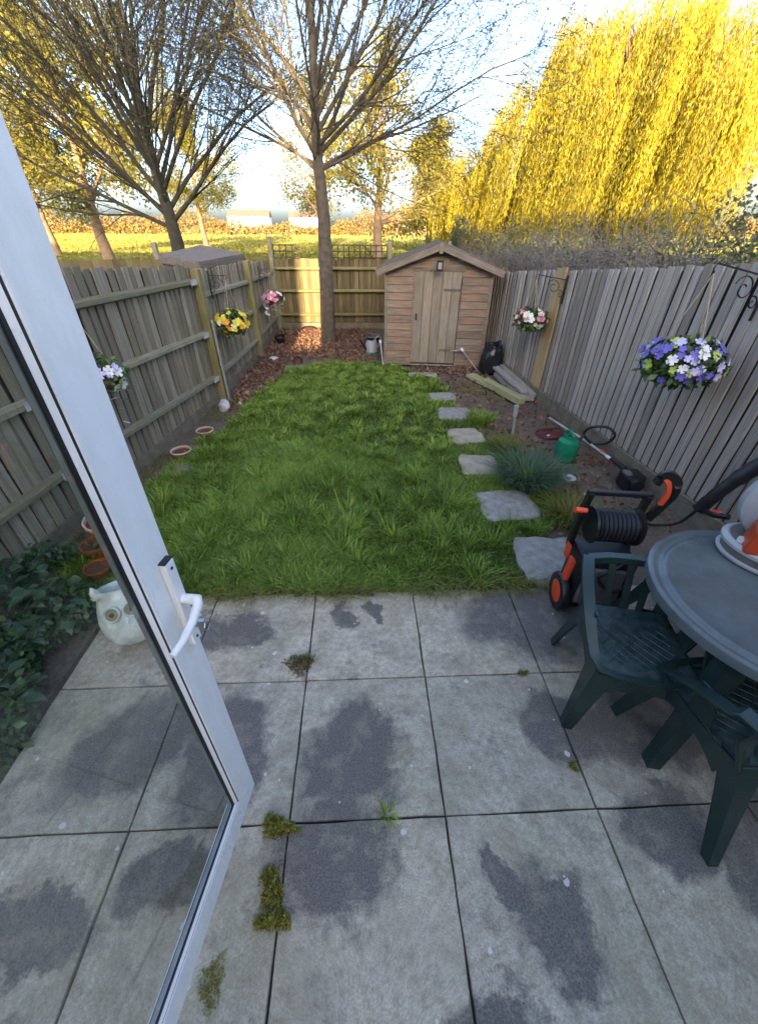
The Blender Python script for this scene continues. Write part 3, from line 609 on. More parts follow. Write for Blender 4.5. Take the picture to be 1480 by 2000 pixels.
# fan-shaped tree behind the left fence
cfgB = dict(levels=4, n=[0, 15, 9, 5], t0=[0, .06, .1, .15], ang=(14, 38), len=[0, .58, .48, .46], rad=[0, .5, .5, .6], rmin=.0044, wob=.085, up=(0, .02, .02, 0))
qB = np.random.default_rng(23); limbsB = [(h_, a, i_, l, .085) for h_, a, i_, l in ((.42, -88, 62, 6.5), (.45, 92, 58, 4.6), (.48, -120, 50, 6.5), (.50, -75, 50, 7.5), (.52, 60, 46, 5.5), (.55, 170, 44, 6), (.57, -30, 36, 7), (.60, -95, 38, 7.5), (.62, 105, 40, 6),
    (.66, 25, 30, 6.5), (.68, -60, 27, 7.2), (.72, -140, 32, 6.5), (.74, 80, 30, 6.2), (.78, -85, 25, 6.8), (.80, 140, 24, 6), (.84, -10, 16, 6.5), (.87, 70, 20, 6), (.90, -70, 18, 6.2), (.94, 120, 14, 5.8), (.97, -110, 12, 5.8), (1, 20, 6, 5.8))]
tB = tree('field_edge_tree', 21, (-5.05, 13.2, -.05), [(0, 0, 0), (.04, 0, .9), (.08, 0, 1.7), (.05, .02, 2.3), (-.02, .05, 2.9), (-.08, .1, 3.6), (-.05, .15, 4.4)], (.215, .085), limbsB, cfgB, M['bark_dark'], M['leaf_olive'],
          'fan-shaped many-stemmed tree behind the left fence and the flat-roofed shed', limb_r=.70, leaf=(2, .05, .07, .3, .5, .6))
# sunlit trees in the field
cfgC = dict(levels=3, n=[0, 9, 8], t0=[0, .15, .1], ang=(25, 60), len=[0, .6, .55], rad=[0, .55, .55], rmin=.012, wob=.12, up=(0, .03, 0))
def field_tree(seed, base, h, sp, label, leafm, name='field_tree', per=9, size=.22, keep=1):
    q = np.random.default_rng(seed); L = [(.35+.65*i/12, q.uniform(0, 360), q.uniform(35, 85)-i*2.2, sp*q.uniform(.6, 1.1), .10) for i in range(13)]
    return tree(name, seed, base, [(0, 0, 0), (-.15, 0, h*.2), (-.1, .0, h*.4), (.05, 0, h*.7), (0, 0, h)], (.36, .06), L, cfgC, M['bark_warm'], leafm, label, 'sunlit trees standing in the field', (per, size, .28, .3, .5, keep))
field_tree(31, (-14.6, 28, -.06), 8.0, 4.2, 'sunlit yellow-green tree with leaning orange trunk left of the fan-shaped tree', M['leaf_gold'], per=5)
field_tree(32, (1.3, 31, -.06), 7.5, 4.2, 'sunlit tree with golden leaves behind the trellis and shed', M['leaf_gold'], per=3, keep=.8)
field_tree(33, (-25, 40, -.06), 11, 5.0, 'tall sunlit tree with yellow leaves far left, behind the white door frame', M['leaf_gold'])
field_tree(34, (-3.4, 46, -.06), 9, 4.0, 'thinly leaved golden tree seen through the garden tree branches', M['leaf_gold'], per=3)
field_tree(35, (6.5, 44, -.06), 5.6, 3.4, 'golden tree between the garden tree and the weeping willow', M['leaf_gold'])
field_tree(36, (-19, 60, -.06), 11, 5.0, 'distant yellow-green tree behind the fan-shaped tree stems', M['leaf_gold'], per=6)

# weeping willow
def willow(name, seed, base, H, Rx, Ry, n_bunch, per, label, lean=-.085, leafn=42, low=.7, n_sub=26):
    e = empty(name, base, 0, label, 'tree'); r = np.random.default_rng(seed); t2 = Tree(seed)
    t2.tube(np.array([(0, 0, 0), (.1, 0, H*.2), (0, .1, H*.38)]), [.55, .45, .38], 10); link('trunk', t2.mesh('trunk', M['bark_warm']), e)
    t3 = Tree(seed+1); Ts = []; Cs = []; Ds = []
    subs = []
    for k in range(n_sub):
        a = 2.399*k; q = math.sqrt((k+.5)/n_sub)*.92; z = H*(.40+.60*max(0, 1-q**3.0)**.65)*r.uniform(.86, 1.0)
        subs.append((Rx*q*math.cos(a), Ry*q*math.sin(a), z, r.uniform(.18, .30)*Rx))
    for bi in range(n_bunch):
        cx, cy, cz, sr_ = subs[bi % n_sub]; dd = r.normal(0, 1, 3); dd[2] = abs(dd[2])*.8; dd /= np.linalg.norm(dd)
        x, y, z = cx+dd[0]*sr_, cy+dd[1]*sr_, cz-sr_*.6+dd[2]*sr_*.8
        if bi % 3 == 0:
            st = np.array([0, 0, H*.36]); mid_ = np.array([x*.45, y*.45, z*.85]); en = np.array([x, y, z])
            pts = [st*(1-u)**2+2*mid_*u*(1-u)+en*u*u for u in np.linspace(0, 1, 7)]; t3.tube(np.array(pts), np.linspace(.14, .02, 7), 4)
        bt_ = r.uniform(.15, .85)
        for k in range(per):
            s0 = np.array([x, y, z])+r.normal(0, 1, 3)*np.array([.20, .20, .45]); L = (s0[2]-low)*r.uniform(.40, 1.03)
            if L < .5: continue
            u = np.linspace(0, 1, leafn); out = np.array([x/Rx, y/Ry, 0]); sl_n = lean*L*u**1.1
            P = s0[None]+out[None]*(.9*np.minimum(u*3, 1)**.7)[:, None]*.7; P[:, 2] += .35*np.sin(np.minimum(u*6, 1)*np.pi)-L*u; P[:, 0] += sl_n
            P += r.normal(0, .035, P.shape); Cs.append(P); Ts.append(np.clip(bt_+r.normal(0, .18)+r.normal(0, .16, leafn)+.18*(1-u), 0, 1)); Ds.append(np.tile(np.array([lean*.8, 0, -1.0]), (leafn, 1)))
    link('limbs', t3.mesh('limbs', M['bark_warm']), e)
    C = np.concatenate(Cs); D = np.concatenate(Ds); V, F = leaf_quads(C, .24, r, .17, None, .30, D)
    tw_ = np.repeat(np.concatenate(Ts), 4); tag(link('crown', mesh_np('crown', V, F, M['leaf_willow'], col=np.stack([tw_]*3, 1)), e), kind='stuff'); return e
willow('weeping_willow', 41, (18.0, 35, -.06), 13.2, 8.5, 6.3, 820, 13, 'huge bright yellow weeping willow towering over the right fence')
willow('small_willow', 42, (8.6, 37, -.06), 6.4, 2.9, 2.4, 150, 9, 'smaller looser golden willow beside the huge willow, over the shed roof', lean=-.06, n_sub=8)

# bramble hedge behind the right fence
def bramble(name, base, dims, n_stem, n_leaf, seed, label, green=.5):
    e = empty(name, base, 0, label, 'hedge', 'tangled hedge plants behind the right fence'); r = np.random.default_rng(seed); t3 = Tree(seed); lx, ly, h = dims; h *= 1.10
    for i in range(n_stem):
        p = np.array([r.uniform(-lx, lx), r.uniform(-ly, ly), r.uniform(0.2, h*.75)]); d = norm(np.array([r.normal(0, .6), r.normal(0, .6), r.uniform(.5, 1.3)])); L = r.uniform(.5, 1.1); P = [p]
        for k in range(5):
            d = norm(d+r.normal(0, .16, 3)+np.array([0, 0, -.26])); P.append(P[-1]+d*L/5)
        P = np.array(P); over = P[:, 2].max()-h*1.08
        if over > 0: P[:, 2] -= over
        P[:, 0] = np.maximum(P[:, 0], RX(base[1]+P[:, 1])+.20-base[0]+.12*r.random())
        t3.tube(P, np.linspace(.007, .003, 6), 3)
    link('stems', t3.mesh('stems', M['twig']), e)
    C = np.stack([r.uniform(-lx, lx, n_leaf), r.uniform(-ly, ly, n_leaf), h*(.35+.65*r.beta(3, 1.4, n_leaf))], 1)
    C[:, 2] *= 1+.10*np.sin(C[:, 1]*3+seed)*np.cos(C[:, 0]*4)
    C[:, 0] = np.maximum(C[:, 0], RX(base[1]+C[:, 1])+.22-base[0])
    V, F = leaf_quads(C, .05, r, .6); tag(link('leaves', mesh_np('leaves', V, F, M['leaf_hedge'], col=tint(r, n_leaf, 4)), e), kind='stuff')
for k, (x, y, lx, ly, h, ns, nl, lab) in enumerate([
        (3.75, 3.4, .75, .9, 2.05, 520, 4200, 'leafy green ivy-like hedge at the near end behind the right fence'),
        (3.55, 5.0, .75, .85, 2.02, 1900, 900, 'grey tangle of bare bramble stems behind the middle of the right fence'),
        (3.35, 6.7, .75, .95, 1.92, 1900, 1000, 'brownish bramble tangle behind the right fence beyond the pink flower basket'),
        (3.1, 8.6, .75, 1.0, 1.92, 1500, 1500, 'mixed green and brown bramble behind the shed roof right slope'),
        (2.3, 11.2, .8, .28, 1.95, 600, 2500, 'brushy shrub growing over the back fence behind the shed')]):
    bramble('bramble_hedge', (x, y, -.06), (lx, ly, h), ns, nl, 60+k, lab)

# far edge of the field: hedgerow and houses
rh = np.random.default_rng(5); nh = 42000
hx = rh.uniform(-190, 190, nh); top = 5.4+1.5*np.sin(hx*.09)+1.4*np.sin(hx*.23+1)+.8*np.sin(hx*.71); top = np.where((hx > -52) & (hx < -10), top*.6, top); C = np.stack([hx, 170+rh.normal(0, 1.8, nh), rh.beta(1.1, 1.5, nh)*top], 1)
V, F = leaf_quads(C, .7, rh, .8); tag(link('hedgerow', mesh_np('hedgerow', V, F, M['leaf_far'], col=tint(rh, nh, 4))), 'low russet and yellow hedgerow along the far edge of the field', 'hedgerow', kind='stuff')
def far_house(x, y, w_, d_, h, rz, lab):
    e = empty('far_house', (x, y, -.06), rz, lab, 'house', 'pale houses beyond the field')
    MB().box((0, 0, h/2), (w_, d_, h)).build('wall', M['render_white'], e)
    MB().prism([(-w_/2-.3, -d_/2-.3, h+.004), (-w_/2-.3, d_/2+.3, h+.004), (-w_/2-.3, 0, h+2.2)], (w_+.6, 0, 0)).build('roof', M['roof_far'], e)
    wm = MB().box((0, 0, 0), (1.2, .06, 1.3)).mesh('window', M['win_dark'])
    for i in range(max(2, int(w_/3))):
        for z in (1.5, 4.1): link('window', wm, e, (-w_/2+1.6+i*3, -d_/2-.02, z))
far_house(-44, 200, 16, 8, 5.6, .05, 'long white rendered house beyond the field left of the garden tree')
far_house(-22, 203, 12, 8, 5.4, -.04, 'short white house beyond the field just left of the garden tree trunk')
far_house(24, 201, 18, 8, 5.2, 0, 'pale house beyond the field between garden tree and shed')

# ================================================================== LAWN GRASS AND GROUND COVER
def in_poly(P, poly):
    x, y = P[:, 0], P[:, 1]; ins = np.zeros(len(P), bool); n = len(poly)
    for i in range(n):
        x0, y0 = poly[i]; x1, y1 = poly[(i+1) % n]
        c = ((y0 > y) != (y1 > y)) & (x < (x1-x0)*(y-y0)/(y1-y0+1e-12)+x0); ins ^= c
    return ins
STONES = [(1.17, 5.62, .19, .16, .1), (1.22, 4.98, .22, .20, -.1), (1.21, 4.28, .21, .20, .05), (1.20, 3.57, .20, .22, -.08), (1.27, 2.84, .26, .23, .12), (1.42, 2.10, .30, .27, -.05), (1.02, 6.72, .24, .09, 0)]
def near_stone(P, grow=1.0):
    m_ = np.zeros(len(P), bool)
    for (x, y, a, b_, an) in STONES:
        c, s_ = math.cos(an), math.sin(an); u = (P[:, 0]-x)*c+(P[:, 1]-y)*s_; v = -(P[:, 0]-x)*s_+(P[:, 1]-y)*c
        m_ |= (np.abs(u) < a*grow) & (np.abs(v) < b_*grow)
    return m_
def vnoise(P, sc, seed):
    r = np.random.default_rng(seed); s_ = np.zeros(len(P))
    for k in range(6):
        d = r.normal(0, 1, 2)*sc; s_ += np.sin(P[:, 0]*d[0]+P[:, 1]*d[1]+r.uniform(0, 6.3))
    return s_/6
def blades(P, h, wd, r, lean=.5, z=-.02, head=None):
    """P (n,2) roots, h (n) heights -> 7-vertex bent blades"""
    n = len(P); a = r.uniform(0, 2*np.pi, n) if head is None else head; ln_ = lean*r.uniform(.2, 1.3, n)*h; d = np.stack([np.cos(a), np.sin(a)], 1); e = np.stack([-d[:, 1], d[:, 0]], 1)
    tw = r.uniform(-.8, .8, n); e = e*np.cos(tw)[:, None]+d*np.sin(tw)[:, None]
    V = np.zeros((n, 7, 3)); wv_ = wd*r.uniform(.6, 1.4, n)
    for li, (u, ww) in enumerate(((0, 1), (.4, .9), (.75, .6))):
        c = P+d*(ln_*u**1.8)[:, None]; zz = z+h*(u-.18*u**3*lean)
        for sd in (0, 1):
            V[:, li*2+sd, :2] = c+e*((sd-.5)*wv_*ww)[:, None]; V[:, li*2+sd, 2] = zz
    V[:, 6, :2] = P+d*ln_[:, None]; V[:, 6, 2] = z+h*(1-.28*lean)
    b_ = np.arange(n)[:, None]*7
    F = np.concatenate([b_+np.array([[0, 1, 3]]), b_+np.array([[0, 3, 2]]), b_+np.array([[2, 3, 5]]), b_+np.array([[2, 5, 4]]), b_+np.array([[4, 5, 6]])])
    return V.reshape(-1, 3), F
rg = np.random.default_rng(9)
def scatter(n, box_, ok):
    P = np.stack([rg.uniform(box_[0], box_[1], n), rg.uniform(box_[2], box_[3], n)], 1); return P[ok(P)]
LAWN2 = [(x, y) for x, y in LAWN]
P1 = scatter(170000, (-2.15, 1.75, 1.80, 4.0), lambda P: in_poly(P, LAWN2) & ~near_stone(P, .86))
P2 = scatter(105000, (-2.15, 1.75, 4.0, 7.6), lambda P: in_poly(P, LAWN2) & ~near_stone(P, .80))
P = np.concatenate([P1, P2]); dn_ = vnoise(P, 2.6, 2); P = P[rg.random(len(P)) < np.clip(.72+.5*dn_, .3, 1)]
cl = vnoise(P, 4.2, 1); c2 = vnoise(P, 1.3, 4); big_ = vnoise(P, 9, 8)
h = np.clip(.060+.05*cl+.03*big_, .022, .17)*rg.uniform(.55, 1.25, len(P)); h *= np.where(P[:, 1] < 2.3, 1.25, 1); h *= np.where(P[:, 1] > 5.5, .72, 1)
ff = near_stone(P, 1.35); h[ff] *= .7
hd = np.where(rg.random(len(P)) < .6, 6.28*vnoise(P, 2.2, 12)+rg.normal(0, .7, len(P)), rg.uniform(0, 6.28, len(P)))
nt_ = 520; tc_ = scatter(1600, (-2.1, 1.7, 1.86, 7.4), lambda Q: in_poly(Q, LAWN) & ~near_stone(Q, 1.15))[:nt_]; tr_ = rg.uniform(.03, .085, len(tc_)); th_ = rg.uniform(.075, .19, len(tc_))*np.where(tc_[:, 1] < 3.4, 1.1, .75); tt_ = rg.uniform(.2, .95, len(tc_))
nb_ = 75; ta = rg.uniform(0, 6.28, (len(tc_), nb_)); tq = np.sqrt(rg.random((len(tc_), nb_)))*tr_[:, None]
Pt = (tc_[:, None, :]+np.stack([np.cos(ta)*tq, np.sin(ta)*tq], -1)).reshape(-1, 2); ht = (th_[:, None]*rg.uniform(.5, 1.1, (len(tc_), nb_))).ravel()
P = np.concatenate([P, Pt]); h = np.concatenate([h, ht]); hd = np.concatenate([hd, (ta+rg.normal(0, .5, ta.shape)).ravel()]); c2 = np.concatenate([c2, np.repeat(tt_*2-1, nb_)]); cl = np.concatenate([cl, np.repeat(tt_-.5, nb_)])
V, F = blades(P, h, .0058+.003*(P[:, 1] > 4), rg, .9, head=hd)
tv = np.clip(.42+.34*c2+.20*cl+rg.normal(0, .28, len(P))+.12*(P[:, 1] > 5.5), 0, 1); tv[rg.random(len(P)) < .05] = 1
o = link('lawn_grass', mesh_np('lawn_grass', V, F, M['grass'], col=np.repeat(np.stack([tv]*3, 1), 7, 0))); tag(o, 'long shaggy green lawn grass between the two side fences', 'grass', kind='stuff')
# dry blades along the patio edge
Pd = scatter(2600, (-1.5, 1.35, 1.80, 1.93), lambda P: P[:, 1] > 1.82+.03*np.sin(P[:, 0]*9)); V, F = blades(Pd, rg.uniform(.03, .14, len(Pd)), .005, rg, 1.6, head=rg.normal(-1.57, .9, len(Pd)))
tag(link('dry_edge_grass', mesh_np('dry_edge_grass', V, F, M['grass_yellow'], col=tint(rg, len(Pd), 7))), 'straggly dry grass blades hanging over the patio edge', 'grass', kind='stuff')
# stray grass and weeds in the right bed and under the fences
Pw = np.concatenate([scatter(9000, (1.3, 2.75, 2.0, 6.6), lambda P: (vnoise(P, 3, 21) > .22) & ~near_stone(P, 1) & ~in_poly(P, LAWN)), scatter(6500, (-2.35, -1.5, 2.2, 6.4), lambda P: (vnoise(P, 3, 22) > -.1) & ~in_poly(P, LAWN))])
V, F = blades(Pw, rg.uniform(.02, .07, len(Pw)), .006, rg, 1.0, -.03)
tag(link('bed_weeds', mesh_np('bed_weeds', V, F, M['grass_yellow'], col=tint(rg, len(Pw), 7, 0, .6))), 'sparse low weeds on the bare soil along the fences', 'weeds', kind='stuff')
# leaf litter
def litter_ok(P): return (((P[:, 1] > 7.6+.15*np.sin(P[:, 0]*5)) & (P[:, 0] < .35)) | ((P[:, 1] > 6.2) & (P[:, 0] < -1.35)) | ((P[:, 0] > .9) & (P[:, 1] > 6.7) & (P[:, 1] < 7.15))) & (P[:, 0] < 2.35)
Pl = scatter(16000, (-1.95, 2.3, 6.0, 10.5), litter_ok); Pl2 = scatter(3800, (1.3, 2.6, 2.4, 6.9), lambda P: (rg.random(len(P)) < .35) & ~in_poly(P, LAWN)); Pl3 = scatter(700, (-1.9, -1.3, 5.2, 6.6), lambda P: ~in_poly(P, LAWN)); Pl = np.concatenate([Pl, Pl2, Pl3])
C = np.concatenate([Pl, (-.022+rg.uniform(0, .035, len(Pl)))[:, None]], 1); V, F = leaf_quads(C, .055, rg, .7, None, 1.0)
V[:, 2] = np.maximum(V[:, 2], -.026)
tag(link('leaf_litter', mesh_np('leaf_litter', V, F, M['litter'], col=tint(rg, len(Pl), 4))), 'carpet of fallen reddish brown leaves around the garden tree', 'leaf litter', kind='stuff')

rf_ = np.random.default_rng(77); nfb = 70000
yy_ = 28/(1-rf_.random(nfb)*(1-28/165.)); P = np.stack([rf_.uniform(-1.25, 1.25, nfb)*yy_-.05*yy_, yy_], 1); P = P[~((np.abs(P[:, 0]-1.3) < .6) & (np.abs(P[:, 1]-31) < .6))]
V, F = blades(P, .16*rf_.uniform(.5, 1.3, len(P))*(1+P[:, 1]/90), .0, rf_, .5, -.06); V = V.reshape(-1, 7, 3); e_ = rf_.normal(0, .05, len(P))*(1+P[:, 1]/40)
for li, ww in ((0, 1), (1, .9), (2, .6)): V[:, li*2, 0] -= e_*ww; V[:, li*2+1, 0] += e_*ww
tag(link('field_crop', mesh_np('field_crop', V.reshape(-1, 3), F, M['grass_field'], col=tint(rf_, len(P), 7))), 'short sunlit yellow-green crop covering the field beyond the fences', 'crop', kind='stuff')
# stepping stones
names = ['weathered stepping stone farthest up the lawn path towards the shed', 'grey stepping stone second from the shed end of the lawn path', 'pale stepping stone third from the shed end of the lawn path', 'sandy yellow-stained stepping stone beside the blue-green grass clump',
         'grey stepping stone with pale corner in front of the blue-green grass clump', 'broad pebbly stepping stone nearest the patio and pressure washer', 'thin slab set in fallen leaves before the shed door']
M['stone_y'] = plain('yellowed_stone', (0.42, 0.36, 0.25), .9, .5, 8, .004, c2=(.22, .20, .17)); M['stone_g'] = plain('grey_stone', (0.35, 0.33, 0.295), .9, .45, 14, .004)
for k, (x, y, a, b_, an) in enumerate(STONES):
    r_ = random.Random(k); ring = []
    for i in range(28):
        th = 2*math.pi*i/28; c, s_ = math.cos(th), math.sin(th); q = 1/max(abs(c), abs(s_))**.86*r_.uniform(.93, 1.05); ring.append((c*a*q, s_*b_*q))
    mb = MB(); n = 28
    mb.add([(u*.95, v*.95, .0) for u, v in ring]+[(u, v, -.008) for u, v in ring]+[(u, v, -.045) for u, v in ring], [tuple(range(n))]+[(q*n+i, q*n+n+i, q*n+n+(i+1) % n, q*n+(i+1) % n) for q in (0, 1) for i in range(n)])
    o = mb.build('stepping_stone', M['stone_y' if k in (2, 3) else 'stone_g'], loc=(x, y, .012), rot=(0, 0, an)); tag(o, names[k], 'stepping stone', 'stepping stones up the lawn')

# clumps and tufts
def tuft(name, x, y, n, rad, hgt, mat, label, cat='plant', lean=1.0, wd=.006, z=-.03, group=None, lo=0, hi=1):
    r = np.random.default_rng(int(abs(x*977+y*131)*10)); a = r.uniform(0, 2*np.pi, n); q = rad*np.sqrt(r.uniform(0, 1, n))
    P = np.stack([q*np.cos(a), q*np.sin(a)], 1); V, F = blades(P, hgt*r.uniform(.5, 1.15, n), wd, r, lean, 0, head=a+r.normal(0, .5, n))
    o = link(name, mesh_np(name, V, F, mat, col=tint(r, n, 7, lo, hi)), None, (x, y, z)); return tag(o, label, cat, group)
tuft('ornamental_grass', 1.58, 3.20, 2300, .20, .31, M['grass_blue'], 'large blue-green fountain grass clump beside the stepping stones', 'grass clump', 1.0, .007)
tuft('grass_tuft', 1.74, 2.62, 900, .14, .22, M['grass_yellow'], 'yellow-green grass tuft in front of the blue-green clump', 'grass clump', 1.1, .006, hi=.6)
tuft('grass_tuft', 1.50, 4.70, 700, .14, .18, M['grass'], 'bright green tuft between path and stake', 'grass clump', .9)
tuft('grass_tuft', 1.58, 3.95, 600, .16, .15, M['grass_yellow'], 'light green tuft above the blue-green grass clump', 'grass clump', .9, hi=.4)
def moss(x, y, blobs, lab, mk='moss', size=.016, seed=1):
    r = np.random.default_rng(seed); Cs = []
    for (bx, by, a, b_, hgt, n) in blobs:
        q = np.sqrt(r.random(n)); th_ = r.uniform(0, 6.28, n); q2 = q*(1+.25*np.sin(3*th_+seed)+.15*np.sin(7*th_)); Cs.append(np.stack([bx+a*q2*np.cos(th_), by+b_*q2*np.sin(th_), hgt*(1-q**2)*r.uniform(.3, 1.1, n)], 1))
    C = np.concatenate(Cs); V, F = leaf_quads(C, size, r, .35, -.5); return tag(link('patio_weed', mesh_np('patio_weed', V, F, M[mk], col=tint(r, len(C), 4)), None, (x, y, -.002)), lab, 'weed', 'weeds in the patio joints')
moss(-.385, .565, [(0, 0, .05, .035, .035, 900), (-.03, .02, .03, .02, .025, 350), (.05, -.01, .05, .012, .012, 260)], 'round yellow-green moss clump where two slab joints cross', seed=2)
moss(-.37, .375, [(0, 0, .035, .05, .03, 800), (-.02, .04, .03, .025, .02, 300), (.01, -.03, .03, .02, .025, 300)], 'tall upper half of the moss growing along the slab joint', seed=3)
moss(-.355, .295, [(0, 0, .055, .022, .03, 700), (-.03, .0, .025, .02, .02, 240), (.045, -.005, .02, .02, .03, 240)], 'brighter lower half of the moss growing along the slab joint', seed=4)
moss(-.53, .16, [(0, 0, .04, .06, .006, 700)], 'flat faded moss patch beside the white door bottom', size=.010, seed=5)
moss(-.38, 1.31, [(0, 0, .075, .06, .02, 330), (.03, .02, .03, .03, .035, 120)], 'withered reddish weed sprawling over the slab joint', 'dryweed', .028, 6)
moss(.86, 1.21, [(0, 0, .03, .012, .015, 90)], 'tiny grass sprig in the joint left of the green chair', 'grass_yellow', .022, 7)
moss(.93, .74, [(0, 0, .02, .02, .012, 60)], 'tiny dry grass sprig in front of the green chair', 'grass_yellow', .025, 8)
tuft('patio_weed', .07, .588, 34, .02, .05, M['grass'], 'small bright green weed in the long slab joint', 'weed', 1.3, .007, -.004, 'weeds in the patio joints')

# dark broad-leaved plants in the corner by the left fence
def leaf_shape(name, L, w_, mat):
    mb = MB(); v = [(0, 0, 0)]
    prof = [(.12, .55), (.3, 1), (.55, .86), (.8, .45)]
    for u, q in prof: v += [(u*L, -w_/2*q, .012*q), (u*L, 0, -.006+.02*u), (u*L, w_/2*q, .012*q)]
    v.append((L, 0, -.02)); f = [(0, 1, 2), (0, 2, 3)]
    for i in range(3):
        a = 1+3*i; f += [(a, a+3, a+4, a+1), (a+1, a+4, a+5, a+2)]
    f += [(10, 13, 11), (11, 13, 12)]
    mb.add(v, f); me = bpy.data.meshes.new(name); me.from_pydata(mb.v, [], mb.f); me.materials.append(mat)
    for p in me.polygons: p.use_smooth = True
    return me
LS = [leaf_shape('leaf', .085, .07, M['ivyleaf']), leaf_shape('leaf', .065, .055, M['ivyleaf']), leaf_shape('leaf', .10, .055, M['ivyleaf'])]
pl = [(-2.18, 1.02, .22, 'dark broad-leaved plant at the patio corner by the left fence'), (-1.92, 1.16, .24, 'dark leafy plant overhanging the patio edge, nearest the owl planter'), (-2.28, 1.35, .34, 'tall dark leafy plant against the left fence boards'),
      (-1.95, 1.42, .26, 'leafy green plant behind the owl planter'), (-2.12, 1.72, .30, 'bushy dark plant under the left fence rail'), (-1.86, 1.72, .2, 'low leafy plant beside the orange pots'), (-2.05, .72, .16, 'low creeping plant along the patio left edge'), (-2.33, .78, .2, 'dark plant deep in the corner under the left fence'), (-2.3, 1.98, .3, 'straggling green plant beside the terracotta pot')]
for k, (x, y, hh_, lab) in enumerate(pl):
    e = empty('leafy_plant', (x, y, -.03), 0, lab, 'plant', 'dark leafy plants by the left fence'); r_ = random.Random(100+k); st = MB()
    for s_ in range(11):
        a = r_.uniform(0, 6.28); L = r_.uniform(.06, .26); top = Vector((math.cos(a)*L, math.sin(a)*L, hh_*r_.uniform(.45, 1))); mid_ = Vector((math.cos(a)*L*.4, math.sin(a)*L*.4, top.z*.7))
        st.tube([(0, 0, 0), mid_, top], [.004, .003, .002], 4)
        for q in range(5):
            u = .35+.65*q/4; p = mid_.lerp(top, (u-.35)/.65) if q else mid_; az = r_.uniform(0, 6.28)
            link('leaf', r_.choice(LS), e, p, (r_.uniform(-.4, .4), r_.uniform(-.15, .5), az), [r_.uniform(.7, 1.25)]*3)
    st.build('stems', M['stick'] if 0 else M['ivyleaf'], e)
Pn = scatter(9000, (-2.5, -1.62, .45, 2.3), lambda P: (P[:, 0] < -1.72+.10*np.sin(P[:, 1]*8)) & (vnoise(P, 3, 33) > -.35)); C = np.concatenate([Pn, (-.02+rg.beta(1.5, 2.5, len(Pn))*.20)[:, None]], 1); V, F = leaf_quads(C, .05, rg, .65)
tag(link('ground_cover', mesh_np('ground_cover', V, F, M['nettle'], col=tint(rg, len(Pn), 4))), 'mat of small dark green leaves under the plants by the left fence', 'ground cover', kind='stuff')

# ================================================================== PATIO DOOR
DR = empty('patio_door', label='white framed glazed patio door standing open with lever handle', cat='door')
_C = Vector((-.472, .673, .15)); _X = Vector((-.1432, -.9897, 0)).normalized(); _Z = Vector((0, 0, 1)); th = R(2.0)
_X2 = (_X*math.cos(th)+_Z*math.sin(th)*.4).normalized(); _Z2 = (_Z*math.cos(th)-_X*math.sin(th)).normalized(); _Y2 = _Z2.cross(_X2).normalized(); _X2 = _Y2.cross(_Z2).normalized()
_mw = Matrix((_X2, _Y2, _Z2)).transposed().to_4x4(); _mw.translation = _C; DR.matrix_world = _mw
DW, DH, ST, T = .86, 2.06, .104, .044
# stiles and rails butt-jointed on mitres
def frame_piece(name, pts):
    mb = MB(); mb.prism([(x, 0, z) for x, z in pts], (0, -T, 0)); return mb.build(name, M['upvc'], DR, bevel=.003)
g = .0004
frame_piece('latch_stile', [(0, 0), (ST, ST+.012), (ST, DH-ST), (0, DH)])
frame_piece('bottom_rail', [(g, 0), (DW-g, 0), (DW-ST, ST+.012-g), (ST, ST+.012-g)])
frame_piece('hinge_stile', [(DW, 0), (DW, DH), (DW-ST, DH-ST), (DW-ST, ST+.012)])
frame_piece('top_rail', [(g, DH), (ST, DH-ST+g), (DW-ST, DH-ST+g), (DW-g, DH)])
def ring_frame(name, x0, x1, z0, z1, w_, y0, y1, mat, slope=0):
    mb = MB()
    for (a, b_, c, d) in (((x0, z0), (x1, z0), (x1-w_, z0+w_), (x0+w_, z0+w_)), ((x1, z0), (x1, z1), (x1-w_, z1-w_), (x1-w_, z0+w_)), ((x1, z1), (x0, z1), (x0+w_, z1-w_), (x1-w_, z1-w_)), ((x0, z1), (x0, z0), (x0+w_, z0+w_), (x0+w_, z1-w_))):
        v = [(a[0], y0, a[1]), (b_[0], y0, b_[1]), (c[0], y0-slope, c[1]), (d[0], y0-slope, d[1])]; v += [(p[0], y1, p[2]) for p in v]
        mb.add(v, [(0, 1, 2, 3), (7, 6, 5, 4), (0, 4, 5, 1), (2, 6, 7, 3)])
    return mb.build(name, mat, DR)
zx = ST+.012
ring_frame('outer_gasket', ST, DW-ST, zx, DH-ST, .007, -.003, -.040, M['gasket'])
ring_frame('glazing_bead', ST+.007, DW-ST-.007, zx+.007, DH-ST-.007, .009, -.002, -.036, M['upvc'], .006)
ring_frame('inner_gasket', ST+.016, DW-ST-.016, zx+.016, DH-ST-.016, .007, -.009, -.030, M['gasket'])
ring_frame('spacer_bar', ST+.023, DW-ST-.023, zx+.023, DH-ST-.023, .003, -.014, -.026, M['spacer'])
gx0, gx1, gz0, gz1 = ST+.018, DW-ST-.018, zx+.018, DH-ST-.018
MB().add([(gx0, -.012, gz0), (gx1, -.012, gz0), (gx1, -.012, gz1), (gx0, -.012, gz1)], [(0, 1, 2, 3)]).build('glass_pane', M['glass'], DR)
hd_ = empty('handle'); hd_.parent = DR
pz0, pz1, px = .945, 1.225, .028
MB().box((px, .009, (pz0+pz1)/2), (.034, .018, pz1-pz0)).build('backplate', M['upvc'], hd_, bevel=.004)
MB().box((px, .009, pz1+.0015), (.034, .017, .003)).build('plate_cap', M['gasket'], hd_)
MB().tube([(px, .015, 1.105), (px, .058, 1.105)], .013, 12).build('spindle_boss', M['upvc'], hd_, True)
